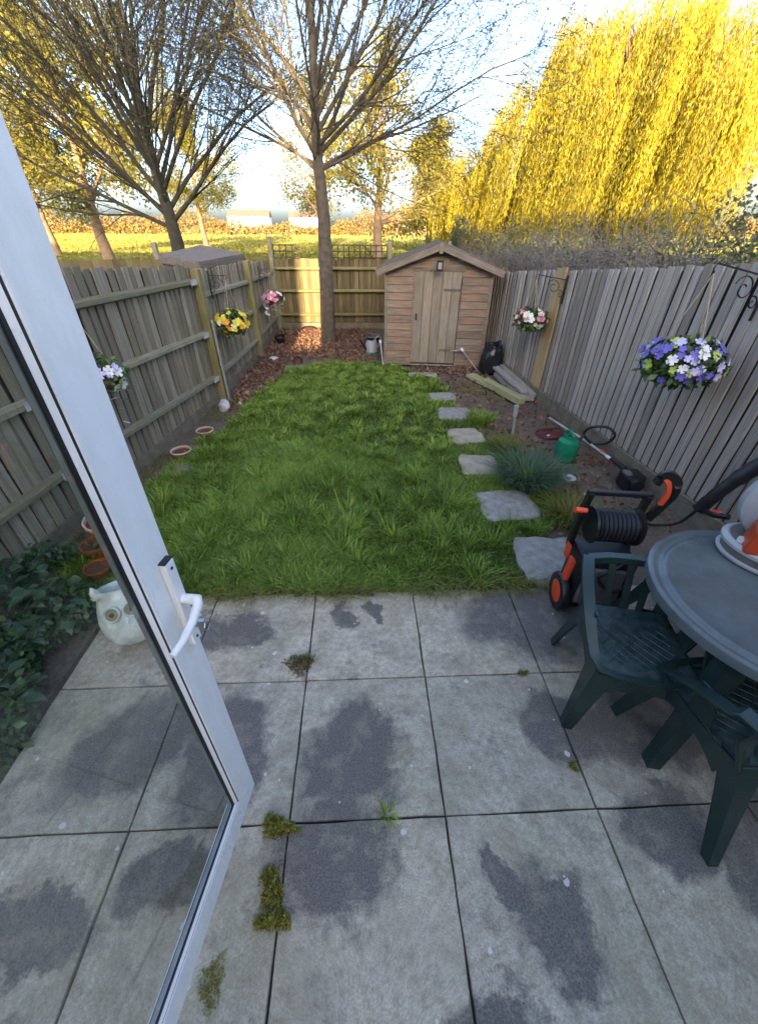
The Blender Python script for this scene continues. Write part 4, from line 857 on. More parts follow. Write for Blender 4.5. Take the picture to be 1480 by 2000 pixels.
MB().tube([(px-.002, .052, 1.112), (px+.01, .060, 1.100), (px+.05, .062, 1.082), (px+.10, .060, 1.070), (px+.135, .055, 1.066)], [.013, .012, .010, .009, .0085], 12).build('lever', M['upvc'], hd_, True)
for z in (pz0+.02, pz1-.02): MB().tube([(px+.0, .0175, z), (px, .0195, z)], .004, 10).build('screw', M['gasket'], hd_)
MB().tube([(px, .0175, 1.02), (px, .023, 1.02)], .009, 12).build('lock_cylinder', M['chrome'], hd_)
ky = empty('door_keys', _mw @ Vector((px, .024, 1.02)), label='small bunch of keys hanging from the patio door lock', cat='keys')
_k = ky.location
MB().box((.014, -.004, 0), (.03, .010, .022)).build('key', M['chrome'], ky)
MB().tube([Vector((.03, 0, -.012))+Vector((.0, .016*math.cos(a*.7), .016*math.sin(a*.7))) for a in range(9)], .0012, 5, closed=True).build('key_ring', M['chrome'], ky)
for q in (-.006, .006): MB().bar((.03, q, -.025), (.035, q*2.4, -.075), .008, .002).build('key', M['spacer'], ky)
MB().box((.5*(DW)+.0, -.03, DH+.0), (.01, .01, .01)) if 0 else None
for z in (.25, 1.8): MB().tube([(DW+.006, -.01, z), (DW+.006, -.01, z+.1)], .008, 8).build('hinge', M['upvc'], DR)

# ================================================================== GARDEN TABLE AND CHAIRS
TB = empty('garden_table', (1.775, 1.085, 0), 0, 'round dark green plastic garden table with worn top', 'table')
rt = .492
MB().lathe([(0, .700), (.40, .700), (.404, .703), (.425, .703), (.429, .700), (.455, .700), (.462, .706), (.480, .708), (.489, .703), (rt, .692), (rt, .662), (rt-.008, .655), (rt-.014, .662), (rt-.014, .685), (0, .685)], 72).build('table_top', M['table_green'], TB, True)
def vleg(name, p0, p1, w0, w1, mat, parent, ang, thick=.006, bend=None):
    """V-section leg: two flanges meeting at an edge that faces ang; w0 top width, w1 foot width"""
    mb = MB(); p0 = Vector(p0); p1 = Vector(p1); mid_ = (p0+p1)/2+Vector(bend or (0, 0, 0))
    ring = []
    for (p, w_) in ((p0, w0), (mid_, (w0+w1)/2*.96), (p1, w1)):
        o_ = Vector((math.cos(ang), math.sin(ang), 0)); l_ = Vector((math.cos(ang+R(132)), math.sin(ang+R(132)), 0)); r_ = Vector((math.cos(ang-R(132)), math.sin(ang-R(132)), 0))
        tip = p+o_*w_*.35
        ring.append([tip, tip+l_*w_, tip+l_*w_-o_*thick*1.6, tip-o_*thick*1.9, tip+r_*w_-o_*thick*1.6, tip+r_*w_])
    v = [q for r3 in ring for q in r3]; f = []
    for i in (0, 6):
        for j in range(6): f.append((i+j, i+(j+1) % 6, i+6+(j+1) % 6, i+6+j))
    f += [(0, 1, 2, 3), (0, 3, 4, 5), (12, 15, 14, 13), (12, 17, 16, 15)]
    mb.add(v, f); return mb.build(name, mat, parent, bevel=.002)
for k in range(4):
    a = math.atan2(.721-1.085, 1.267-1.775)+k*math.pi/2; c, s_ = math.cos(a), math.sin(a)
    vleg('leg', (c*.36, s_*.36, .686), (c*.605, s_*.605, 0), .085, .055, M['plastic_green'], TB, a, .008, (c*-.02, s_*-.02, 0))
MB().lathe([(.30, .684), (.30, .64), (.29, .64), (.29, .684)], 40).build('under_ring', M['plastic_green'], TB)

def make_chair(label, bf=.265, bt=.285):
    e = empty('garden_chair', (0, 0, 0), 0, label, 'chair', 'dark green plastic garden chairs'); g_ = M['plastic_green']
    # seat: dished panel with front roll
    nx, ny = 9, 9; v = []; f = []
    for j in range(ny):
        y = -.205+.405*j/(ny-1); hw = .215-.035*j/(ny-1)
        for i in range(nx):
            u = -1+2*i/(nx-1); x = hw*u; z = .425-.016*(1-u*u)*math.sin(math.pi*min(1, (j+.6)/(ny-1)))+(-.022 if j == 0 else 0)
            v.append((x, y, z))
    n0 = len(v); v += [(x, y, z-.010) for x, y, z in v]
    for j in range(ny-1):
        for i in range(nx-1):
            a = j*nx+i; f += [(a, a+1, a+nx+1, a+nx), (n0+a+nx, n0+a+nx+1, n0+a+1, n0+a)]
    rim = [i for i in range(nx)]+[j*nx+nx-1 for j in range(1, ny)]+[(ny-1)*nx+i for i in range(nx-2, -1, -1)]+[j*nx for j in range(ny-2, 0, -1)]
    for i in range(len(rim)): a, b_ = rim[i], rim[(i+1) % len(rim)]; f.append((a, n0+a, n0+b_, b_))
    MB().add(v, f).build('seat', M['seat_green'], e, True)
    rg_ = MB()
    def sz(x, y):
        u = x/.2; return .425-.016*(1-min(1, u*u))+.0028
    for s in (-1, 1):
        for k in range(-6, 7):
            pts = []
            for q in range(13):
                y = -.15+.30*q/12; x = s*(y*1.0)+k*.052
                if abs(x) < .165: pts.append((x, y, sz(x, y)))
            if len(pts) > 2: rg_.tube(pts, .0022, 4)
    rg_.build('seat_ridges', M['seat_green'], e)
    # raised rim along seat front, joining both arms; arms are flat sweeps rising to the back
    sec = [(-.025, -.009), (.025, -.009), (.029, .0), (.025, .008), (-.025, .008), (-.029, 0)]
    for s in (-1, 1):
        path = [(s*.215, bt, .665), (s*.235, bt-.085, .662), (s*.250, .10, .640), (s*.252, .0, .595), (s*.245, -.09, .535), (s*.230, -.155, .475), (s*.20, -.200, .437), (s*.13, -.216, .428), (s*.0, -.222, .424)]
        MB().sweep(path, sec, [1.0, 1.0, 1, 1, .95, .9, .75, .6, .55]).build('armrest', g_, e, True)
        # side panel under the arm
        MB().sweep([(s*.225, .0, .60), (s*.205, .02, .43)], [(-.04, -.004), (.04, -.004), (.04, .004), (-.04, .004)], [1, 1.3], up=(1, 0, 0)).build('arm_support', g_, e)
        # apron below the seat side
        MB().sweep([(s*.212, -.18, .365), (s*.214, -.10, .385), (s*.21, .0, .395), (s*.205, .1, .385), (s*.195, .18, .365)], [(-.004, -.03), (.004, -.03), (.004, .03), (-.004, .03)], [(1, 2.3), (1, 1.3), (1, .9), (1, 1.3), (1, 2.3)]).build('apron', g_, e)
        vleg('leg', (s*.196, -.185, .432), (s*.245, -.245, 0), .098, .044, g_, e, math.atan2(-.7, s*.72), .006)
        vleg('leg', (s*.165, .185, .432), (s*.225, bf, 0), .090, .040, g_, e, math.atan2(.7, s*.72), .006)
        MB().sweep([(s*.178, .198, .42), (s*.195, bt-.045, .55), (s*.212, bt, .66)], [(-.034, -.006), (.034, -.006), (.034, .006), (-.034, .006)]).build('back_upright', g_, e)
    MB().sweep([(-.20, -.212, .352), (-.1, -.222, .372), (0, -.224, .385), (.1, -.222, .372), (.20, -.212, .352)], [(-.004, -.03), (.004, -.03), (.004, .03), (-.004, .03)], [(1, 2.4), (1, 1.4), (1, 1.0), (1, 1.4), (1, 2.4)]).build('apron', g_, e)
    MB().sweep([(-.215, bt, .665), (-.12, bt+.02, .672), (0, bt+.027, .675), (.12, bt+.02, .672), (.215, bt, .665)], [(-.022, -.035), (.022, -.035), (.022, .006), (-.022, .006)]).build('back_rail', g_, e, bevel=.004)
    for x in (-.085, .0, .085): MB().sweep([(x*.9, .198, .42), (x, (bt+.21)/2, .54), (x*1.05, bt+.017, .645)], [(-.016, -.004), (.016, -.004), (.016, .004), (-.016, .004)]).build('back_slat', g_, e)
    return e
ch = make_chair('dark green plastic chair with lattice seat standing clear of the table, beside the pressure washer')
ch.location = (1.262, 1.10, 0); ch.rotation_euler = (0, 0, R(-14))
c2_ = make_chair('dark green plastic chair tucked under the table, seen from its back', .37, .20); c2_.location = (1.515, .765, 0); c2_.rotation_euler = (0, 0, R(183))

# ================================================================== LEAF BLOWER ON THE TABLE
BW = empty('backpack_blower', (1.955, 1.33, .709), R(-38), 'orange and grey petrol backpack leaf blower lying on the green table', 'leaf blower')
MB().lathe([(0, 0), (.185, 0), (.205, .012), (.212, .06), (.20, .085), (0, .08)], 40, sq=.8).build('base_tray', M['grey_dark'], BW, True)
MB().lathe([(.205, .058), (.222, .060), (.224, .076), (.205, .09), (.195, .088)], 40, sq=.8).build('base_rim', M['grey_metal'], BW, True)
MB().lathe([(.190, .0), (.218, .0), (.222, .012), (.207, .018)], 40, sq=.8).build('base_foot', M['grey_metal'], BW, True)
MB().lathe([(0, -.06), (.15, -.06), (.20, -.035), (.212, 0), (.20, .035), (.15, .06), (0, .06)], 40, (-.01, .05, .262), Matrix.Rotation(R(90), 3, 'X')).build('fan_housing', M['grey_metal'], BW, True)
MB().prism([(-.15, 0, .07), (.2, 0, .07), (.21, 0, .27), (.1, 0, .36), (-.06, 0, .33), (-.14, 0, .19)], (0, .15, 0)).build('engine_cover', M['orange_dark'], BW, bevel=.02, loc=(.0, -.155, 0))
MB().prism([(-.075, 0, .21), (.02, 0, .25), (.02, 0, .31), (-.055, 0, .29)], (0, .003, 0)).build('warning_label', M['label_yellow'], BW, loc=(0, -.158, 0))
MB().tube([(-.15, -.07, .08), (-.15, -.07, .105)], .020, 12).build('fuel_cap', M['white_plastic'], BW)
MB().tube([(-.05, .12, .32), (-.02, .2, .36), (.0, .26, .36)], .04, 12).build('air_duct', M['black'], BW, True)
hs = MB(); hp = [(2.56, 1.88, .62), (2.62, 1.98, .78), (2.70, 2.08, .92), (2.74, 2.04, 1.06), (2.66, 1.86, 1.15), (2.5, 1.7, 1.15)]
def smooth_path(P, n=6):
    P = [Vector(p) for p in P]; out = []
    for i in range(len(P)-1):
        p0, p1, p2, p3 = P[max(i-1, 0)], P[i], P[i+1], P[min(i+2, len(P)-1)]
        for k in range(n):
            u = k/n; out.append(.5*((2*p1)+(p2-p0)*u+(2*p0-5*p1+4*p2-p3)*u*u+(3*p1-p0-3*p2+p3)*u**3))
    return out+[P[-1]]
BH = empty('blower_hose', (2.5, 2.1, .0), label='black blower tube with red grip leaning on the right fence behind the table', cat='hose')
def rel(P, o): return [Vector(p)-Vector(o) for p in P]
hp = smooth_path([(2.50, 2.30, .30), (2.56, 2.27, .50), (2.66, 2.22, .72), (2.72, 2.12, .88), (2.74, 1.95, .98)]); hp = rel(hp, BH.location)
MB().tube(hp, [.050+.006*(i % 2) if i > 8 else .046 for i in range(len(hp))], 14).build('tube', M['black'], BH, True)
MB().tube(rel(smooth_path([(2.49, 2.30, .30), (2.44, 2.33, .16), (2.36, 2.40, .08), (2.2, 2.5, .03), (2.05, 2.42, .02)]), BH.location), .012, 8).build('cable', M['black'], BH, True)
MB().tube(rel(smooth_path([(2.50, 2.26, .32), (2.46, 2.18, .36), (2.42, 2.10, .40), (2.44, 2.02, .44)]), BH.location), [.02]*19, 10).build('grip', M['black'], BH, True)
MB().tube(rel([(2.455, 2.15, .385), (2.43, 2.07, .425)], BH.location), .0225, 10).build('trigger', M['orange'], BH, True)

# ================================================================== PRESSURE WASHER
PW = empty('pressure_washer', (1.42, 1.70, 0), R(-8), 'black pressure washer with orange wheel hubs, hose reel and spray gun', 'pressure washer')
k_ = M['black']
MB().prism([(-.15, -.10, .05), (.17, -.10, .05), (.17, .13, .05), (-.15, .13, .05)], (0, 0, .40)).build('body', k_, PW, bevel=.03)
MB().prism([(-.13, -.125, .12), (.12, -.125, .12), (.10, -.125, .40), (-.11, -.125, .40)], (0, .03, 0)).build('front_panel', M['grey_dark'], PW, bevel=.01)
for s in (-1, 1):
    MB().sweep([(s*.165, .10, .40), (s*.16, .11, .60), (s*.155, .09, .80)], [(-.016, -.022), (.016, -.022), (.016, .022), (-.016, .022)]).build('upright', k_, PW, bevel=.005)
    wh = empty('wheel', (s*.175-.01, -.03, .125)); wh.parent = PW; RY = Matrix.Rotation(R(90), 3, 'Y')
    MB().lathe([(.075, -.022), (.118, -.022), (.125, -.012), (.125, .012), (.118, .022), (.075, .022)], 28, M=RY).build('tyre', k_, wh, True)
    MB().lathe([(0, -.026), (.05, -.028), (.078, -.02), (.078, .02), (.05, .028), (0, .026)], 24, M=RY).build('hub', M['orange'], wh, True)
MB().bar((-.175, .09, .80), (.175, .09, .80), .03, .03).build('top_bar', k_, PW, bevel=.006)
RY = Matrix.Rotation(R(90), 3, 'Y')
MB().lathe([(0, -.13), (.105, -.13), (.11, -.12), (.085, -.11), (.085, .11), (.11, .12), (.105, .13), (0, .13)], 28, (0, .03, .62), RY).build('hose_reel', k_, PW, True)
hz = MB()
for i in range(9): hz.lathe([(.088, -.011), (.098, 0), (.088, .011)], 24, (-.095+i*.0235, .03, .62), RY)
hz.build('hose', M['grey_dark'] if 0 else M['gasket'], PW, True)
MB().bar((-.17, .06, .66), (-.185, .02, .72), .02, .03).build('crank_arm', k_, PW); MB().tube([(-.18, .02, .72), (-.245, .015, .725)], [.015, .017], 12).build('crank_knob', M['orange'], PW, True)
MB().prism([(-.20, -.06, .20), (-.17, -.06, .20), (-.165, -.06, .40), (-.195, -.06, .42)], (0, .05, 0)).build('foot_pedal', M['orange'], PW, bevel=.008)
MB().prism([(-.20, .02, .36), (-.18, .02, .36), (-.18, .02, .45), (-.205, .02, .47)], (0, .04, 0)).build('latch', M['orange'], PW, bevel=.005)
gn = empty('spray_gun', (.195, .06, .745)); gn.parent = PW; gn.scale = (.8, .8, .8)
MB().sweep(smooth_path([(.0, .02, -.12), (.05, .01, .02), (.075, .0, .12), (.05, .0, .22), (-.02, .02, .25), (-.05, .03, .17)]), [(-.018, -.026), (.018, -.026), (.018, .026), (-.018, .026)]).build('handle', k_, gn, bevel=.004)
MB().sweep(smooth_path([(.02, .0, .02), (.035, -.005, .1), (.015, .0, .18), (-.02, .01, .22)]), [(-.010, -.016), (.010, -.016), (.010, .016), (-.010, .016)], up=(1, 0, 0)).build('trigger', M['orange'], gn, bevel=.002)
MB().tube([(.0, .02, -.10), (-.06, .05, -.34), (-.09, .06, -.5)], .013, 8).build('lance', k_, gn, True)
MB().tube(smooth_path([(.12, .02, .55), (.05, -.12, .46), (-.05, -.13, .35), (.06, -.14, .25), (.14, -.1, .30)]), .010, 8).build('supply_hose', M['gasket'], PW, True)
MB().box((.0, -.10, .47), (.07, .012, .02)).build('badge', M['label_yellow'], PW)

# ================================================================== OWL PLANTER AND POTS
OW = empty('owl_planter', (-1.33, 1.50, .03), R(30), 'white glazed owl-shaped ceramic planter with round eyes and open top', 'planter')
MB().lathe([(0, .0), (.07, .0), (.125, .035), (.158, .10), (.165, .17), (.155, .24), (.138, .30), (.132, .335), (.136, .35), (.128, .352), (.120, .335), (.126, .29), (.12, .2), (.0, .18)], 40).build('body', M['owl'], OW, True)
OW.rotation_euler = (R(-26), 0, R(26))
for s in (-1, 1):
    MB().sweep([(s*.11, -.075, .33), (s*.118, -.085, .37), (s*.122, -.085, .395)], [(math.cos(i)*1, math.sin(i)*1) for i in np.linspace(0, 6.28, 7)[:6]], [.03, .02, .004]).build('ear', M['owl'], OW, True)
    q = Vector((s*.046-.012, -.150, .232)); dq = Vector((s*.26-.05, -.95, .16)).normalized(); Mq = dq.to_track_quat('Z', 'Y').to_matrix()
    ey = empty('eye', q); ey.parent = OW
    MB().lathe([(.03, -.02), (.042, -.006), (.045, .008), (.040, .014), (.034, .008), (.034, -.02)], 24, M=Mq).build('eye_ring', M['owl'], ey, True)
    MB().lathe([(0, .006), (.034, .006), (.034, -.01)], 24, M=Mq).build('iris', M['owl_eye'], ey); MB().lathe([(0, .013), (.011, .011), (.012, .0)], 16, M=Mq).build('pupil', M['owl_pupil'], ey)
MB().prism([(-.014, -.172, .20), (.014, -.172, .20), (0, -.182, .165)], (0, .02, 0)).build('beak', M['owl'], OW)
MB().lathe([(0, .26), (.118, .26)], 24).build('soil', M['soil_pot'], OW)
def bowl(x, y, r_, h_, lab, name='terracotta_bowl', mat='terracotta', tilt=(0, 0, 0), cat='pot', soil=.7, grp=None, rim='terracotta_rim'):
    e = empty(name, (x, y, -.028), 0, lab, cat, grp); e.rotation_euler = tilt
    MB().lathe([(0, 0), (r_*.62, 0), (r_*.95, h_*.85), (r_*.92, h_*.85), (r_*.75, h_*.4), (0, h_*.3)], 28).build('bowl', M[mat], e, True)
    MB().lathe([(r_*.92, h_*.84), (r_*1.0, h_*.84), (r_*1.02, h_*.98), (r_, h_), (r_*.92, h_), (r_*.89, h_*.9), (r_*.9, h_*.84)], 28).build('rim', M[rim], e, True)
    MB().lathe([(0, h_*soil), (r_*.88, h_*soil)], 20).build('soil', M['soil_pot'], e); return e
bowl(-1.965, 3.90, .105, .085, 'shallow terracotta bowl by the left fence, closer to the patio door', grp='terracotta bowls on the lawn edge')
bowl(-1.88, 4.43, .10, .08, 'shallow terracotta bowl by the left fence, closer to the white stone', grp='terracotta bowls on the lawn edge')
bowl(-2.06, 2.55, .125, .20, 'tipped terracotta pot with pale rim standing against the left fence', 'terracotta_pot', tilt=(R(10), R(6), 0), soil=.8)
bowl(-1.98, 2.28, .10, .15, 'rusty orange pot seen through the door glass, below the tipped terracotta pot', 'rusty_pot', 'rust_leaf', soil=.85, rim='rust_leaf')
bowl(-1.86, 2.06, .085, .12, 'small rusty orange pot seen through the door glass, above the owl planter', 'rusty_pot', 'rust_leaf', soil=.85, rim='rust_leaf')
bowl(-1.72, 9.0, .11, .17, 'black plastic flower pot under the pink and white basket', 'plant_pot', 'black', tilt=(R(10), 0, 0), rim='black', grp='black pots among the fallen leaves')
bowl(-1.23, 7.62, .085, .14, 'black plastic pot at the lawn corner by the fallen leaves', 'plant_pot', 'black', tilt=(R(70), 0, R(30)), rim='black', grp='black pots among the fallen leaves')
bowl(-.22, 10.05, .11, .16, 'black pot lying on its side against the back fence', 'plant_pot', 'black', tilt=(R(80), 0, R(10)), rim='black', grp='black pots among the fallen leaves')
bowl(-1.23, 10.22, .19, .07, 'shallow black tray by the back fence beside the strip of sunlight', 'plant_tray', 'black', tilt=(R(12), R(6), 0), rim='black', grp='black pots among the fallen leaves')
bowl(.25, 8.9, .16, .2, 'dark tub with pale rim between back fence and shed corner', 'plant_tub', 'black', rim='grey_dark')
# rough stones at the fence foot
import bmesh
def rock(name, x, y, s_, mat, lab, seed, cat='stone', grp=None):
    bm = bmesh.new(); bmesh.ops.create_icosphere(bm, subdivisions=2, radius=1); r_ = random.Random(seed)
    for v in bm.verts: v.co = Vector((v.co.x*s_[0], v.co.y*s_[1], v.co.z*s_[2]))*r_.uniform(.8, 1.15)
    me = bpy.data.meshes.new(name); bm.to_mesh(me); bm.free(); me.materials.append(mat)
    return tag(link(name, me, None, (x, y, s_[2]*.55-.03)), lab, cat, grp)
rock('white_stone', -1.885, 5.27, (.075, .10, .09), M['whitestone'], 'lumpy white stone at the foot of the left fence post', 1)
rock('white_stone', -1.72, 5.45, (.03, .03, .03), M['whitestone'], 'small pale pebble beside the lumpy white stone', 2)
rock('white_stone', -1.66, 7.75, (.09, .06, .05), M['whitestone'], 'pale flat stone among leaves below the second left post', 3)
rock('rubble', -1.85, 3.55, (.08, .10, .06), M['concrete_board'], 'grey rubble lump at the left fence foot beside a bowl', 4)
rock('rubble', -1.55, 6.1, (.10, .06, .04), M['concrete_board'], 'grey rubble lump on the soil by the lawn edge', 5)
rock('rubble', -1.72, 5.85, (.07, .08, .05), M['concrete_board'], 'broken grey stone by the left post and leaves', 6)

# ================================================================== HANGING BASKETS
def flower_mesh(name, mat, r_=.03, n=5, cup=.3):
    v = [(0, 0, 0)]; f = []
    for i in range(n):
        a = 2*math.pi*i/n; d = .5*2*math.pi/n*1.25
        for (q, aa, z) in ((.55, a-d*.8, cup*.35), (1.0, a-d*.45, cup*.6), (1.0, a+d*.45, cup*.6), (.55, a+d*.8, cup*.35)): v.append((q*r_*math.cos(aa), q*r_*math.sin(aa), z*r_))
        b_ = 1+4*i; f += [(0, b_, b_+1, b_+2), (0, b_+2, b_+3)]
    me = bpy.data.meshes.new(name); me.from_pydata(v, [], f); me.materials.append(mat); return me
FM = {}
def hanging_basket(c, rx, rz, pal, tip, lab, seed, nfl, fr, leafk='basketleaf', nleaf=500, trail=0, cords=True):
    """c = centre of the flower mass; tip = where the cords meet"""
    e = empty('hanging_basket', (c[0], c[1], c[2]-rz), 0, lab, 'hanging basket', 'artificial flower baskets hung along the fences'); r_ = np.random.default_rng(seed)
    MB().lathe([(0, rz*.25), (rx*.35, rz*.3), (rx*.62, rz*.6), (rx*.7, rz*.95), (rx*.66, rz*.95), (0, rz*.7)], 20).build('bowl', M['petal_brown'], e, True)
    T_ = Vector(tip)-e.location
    if cords:
        for k in range(3):
            a = k*2.094+.5; MB().tube([T_, Vector((math.cos(a)*rx*.68, math.sin(a)*rx*.68, rz*.95))], .0035, 5).build('cord', M['cord'], e)
    d = r_.normal(0, 1, (nleaf, 3)); d /= np.linalg.norm(d, axis=1)[:, None]; q = r_.uniform(.55, 1.0, nleaf)[:, None]
    C = d*q*np.array([rx, rx, rz*.85])+np.array([0, 0, rz*1.0]); C = C[C[:, 2] > rz*.15]
    V, F = leaf_quads(C, .06 if rx > .2 else .05, r_, .6, .3); tag(link('foliage', mesh_np('foliage', V, F, M[leafk], col=tint(r_, len(C), 4)), e), kind='stuff')
    for i in range(nfl):
        col = pal[int(r_.integers(len(pal)))]; key = (col, fr); me = FM.setdefault(key, flower_mesh('flower', M['petal_'+col], fr))
        dd = r_.normal(0, 1, 3); dd[2] = dd[2]*.6+.35; dd[1] -= .45; dd /= np.linalg.norm(dd); p = Vector(dd*np.array([rx, rx, rz*.9])*r_.uniform(.92, 1.1)); p.z += rz
        link('flower', me, e, p, Vector(dd).to_track_quat('Z', 'Y').to_euler(), [r_.uniform(.75, 1.3)]*3)
    for i in range(trail):
        a = r_.uniform(0, 6.28); col = pal[-1]; me = FM.setdefault((col, fr), flower_mesh('flower', M['petal_'+col], fr))
        link('flower', me, e, (math.cos(a)*rx*.85, math.sin(a)*rx*.85, rz*r_.uniform(-1.2, .5)), (R(150), r_.uniform(-.4, .4), a), [.8]*3)
    return e
hanging_basket((2.33, 2.88, 1.22), .27, .19, ['purple', 'purple', 'lilac', 'purple', 'lilac', 'purple', 'lilac', 'white', 'lime'], (2.29, 2.88, 1.775), 'hanging basket of purple and lilac flowers on the right fence', 1, 90, .034, nleaf=1500)
hanging_basket((2.25, 5.65, 1.03), .21, .17, ['salmon', 'white', 'cream', 'pink'], (2.225, 5.653, 1.488), 'hanging basket of salmon and white flowers beside the pale new fence board', 2, 50, .032, nleaf=700)
hanging_basket((-1.75, 5.94, .94), .22, .19, ['yellow', 'orange', 'yellow', 'cream', 'lime', 'yellow'], (-1.737, 5.936, 1.455), 'hanging basket of yellow and orange flowers on the left fence', 3, 85, .034, nleaf=500)
hanging_basket((-1.69, 8.63, .90), .20, .13, ['pink', 'pink', 'white', 'white'], (-1.696, 8.632, 1.33), 'hanging basket of pink flowers with white trailing blossoms near the back corner', 4, 44, .036, nleaf=400, trail=26)
hanging_basket((-2.10, 3.30, 1.02), .17, .18, ['lime', 'white', 'lilac'], (-2.12, 3.30, 1.44), 'hanging basket of pale flowers half hidden by the white door frame', 5, 30, .038, nleaf=400, trail=14)
def bracket(tip, wall, lab):
    e = empty('basket_bracket', wall, 0, lab, 'bracket', 'black scrolled basket brackets on the fences'); a = Vector(tip)-Vector(wall); d = a.normalized(); L = a.length
    MB().bar((0, 0, 0), a, .014, .010).build('arm', M['iron'], e); MB().bar((0, 0, .05), (0, 0, -.26), .018, .010, up=(0, 1, 0)).build('wall_plate', M['iron'], e)
    sp = [d*(L*.38+.085*math.cos(q)*(1-q/11))+Vector((0, 0, -.095+.085*math.sin(q)*(1-q/11))) for q in np.linspace(.2, 8.5, 26)]
    MB().tube(sp, .005, 6).build('scroll', M['iron'], e); sp = [d*(L*.12+.05*math.cos(q)*(1-q/10))+Vector((0, 0, -.16+.05*math.sin(q)*(1-q/10))) for q in np.linspace(1, 8, 20)]
    MB().tube(sp, .005, 6).build('scroll', M['iron'], e); MB().tube([a, a+d*.02+Vector((0, 0, -.03)), a+Vector((0, 0, -.05))], .004, 6).build('hook', M['iron'], e)
bracket((2.29, 2.88, 1.83), (RX(2.9)-.012, 2.93, 1.745), 'black scrolled bracket above the purple flower basket')
bracket((2.225, 5.655, 1.54), (RX(5.46)-.012, 5.44, 1.50), 'black scrolled bracket beside the pale new fence board')
bracket((-1.737, 5.936, 1.50), (-1.935, 5.90, 1.50), 'black bracket on the left fence above the yellow and orange basket')
bracket((-1.696, 8.632, 1.375), (-1.885, 8.62, 1.375), 'black bracket on the left fence above the pink and white basket')
bracket((-2.12, 3.30, 1.49), (-2.235, 3.30, 1.49), 'black bracket hidden behind the white door frame')

# ================================================================== THINGS BY THE SHED AND RIGHT FENCE
def bag():
    import mathutils
    prof = [(0, 0), (.10, .0), (.15, .02), (.172, .07), (.178, .14), (.180, .22), (.172, .30), (.158, .37), (.140, .425), (.125, .46), (.128, .485), (.112, .49), (.10, .455), (.0, .43)]
    mb = MB().lathe(prof, 44); V_ = []
    for (x, y, z) in mb.v:
        a = math.atan2(y, x); q = mathutils.noise.noise(Vector((math.cos(a)*2.4, math.sin(a)*2.4, z*9)))*.2+mathutils.noise.noise(Vector((math.cos(a)*6, math.sin(a)*6, z*20)))*.16
        f_ = 1+q*min(1, z*12); V_.append((x*f_, y*f_, z+(.035*math.sin(2*a+.6)+.015*math.sin(5*a) if z > .44 else 0)))
    mb.v = V_; me = mb.mesh('sack', M['black_bag'])
    for p in me.polygons: p.use_smooth = True
    e = empty('rubbish_bag', (2.20, 6.84, -.03), 0, 'full black polythene sack standing between shed corner and right fence', 'sack'); link('sack', me, e)
    MB().sweep([(-.07, -.02, .45), (-.03, -.04, .49), (.04, -.03, .475), (.08, .0, .48)], [(-.004, -.03), (.004, -.03), (.004, .03), (-.004, .03)]).build('folded_top', M['black_bag'], e, True)
bag()
def timber(p0, p1, w_, h_, mat, lab, notch=False):
    a, b_ = Vector(p0), Vector(p1); L = (b_-a).length; v = (b_-a).normalized()
    e = MB().box((L/2, 0, 0), (L, w_, h_)).build('timber_plank', M[mat], None, bevel=.004); e.location = a; e.rotation_euler = (0, -math.asin(v.z), math.atan2(v.y, v.x)); return tag(e, lab, 'plank', 'old timber piled by the right fence')
timber((1.80, 6.60, .02), (1.98, 6.02, .03), .16, .05, 'pale_timber', 'short mossy green board lying in front of the black sack')
timber((1.93, 6.17, .055), (2.22, 5.26, .05), .12, .09, 'pale_timber', 'long mossy green timber below the grey planks')
timber((2.24, 6.70, .12), (2.32, 5.50, .10), .11, .04, 'grey_timber', 'grey grooved plank resting on the timber pile')
timber((2.36, 6.72, .13), (2.42, 5.42, .08), .10, .05, 'grey_timber', 'grey grooved plank against the right fence foot')
timber((2.30, 6.6, .03), (2.36, 5.42, .03), .20, .07, 'grey_timber', 'dark base plank underneath the grey grooved planks')
sp = empty('leaning_tool', (2.03, 6.93, -.03), 0, 'thin grey tool handle with white knob leaning on the shed front', 'tool'); MB().tube([(0, 0, 0), (-.31, .10, .35)], .012, 8).build('shaft', M['grey_timber'], sp, True); MB().tube([(-.29, .095, .33), (-.33, .105, .37)], .026, 10).build('knob', M['white_plastic'], sp, True); MB().tube([(-.31, .1, .345), (-.52, .07, .335)], .009, 8).build('crossbar', M['grey_timber'], sp, True)
st = empty('garden_stake', (1.81, 4.35, -.03), 0, 'short grey stake with pale cap pushed into the bare soil', 'stake'); MB().tube([(0, 0, 0), (-.02, 0, .26)], .016, 8).build('shaft', M['grey_timber'], st, True); MB().tube([(-.018, 0, .24), (-.025, 0, .37)], [.028, .03], 10).build('cap', M['can_grey'], st, True)
ld = empty('round_lid', (2.26, 4.34, -.028), 0, 'dark red round plastic lid lying on the soil by the right fence', 'lid'); ld.rotation_euler = (R(-6), R(-8), 0)
MB().lathe([(0, .055), (.10, .05), (.15, .035), (.165, .02), (.165, 0), (.15, 0), (0, .03)], 36).build('disc', M['maroon'], ld, True); MB().lathe([(0, .085), (.03, .08), (.035, .05)], 16).build('knob', M['maroon'], ld, True); MB().box((-.06, -.12, .042), (.03, .02, .012)).build('tag', M['white_plastic'], ld)
gc = empty('green_can', (2.17, 3.72, -.03), R(15), 'bright green plastic watering can with looped handle by the right fence', 'watering can')
MB().lathe([(0, 0), (.10, 0), (.112, .015), (.114, .19), (.104, .225), (.06, .245), (.05, .25), (.05, .27), (.035, .272), (.03, .25), (0, .25)], 32).build('body', M['greencan'], gc, True)
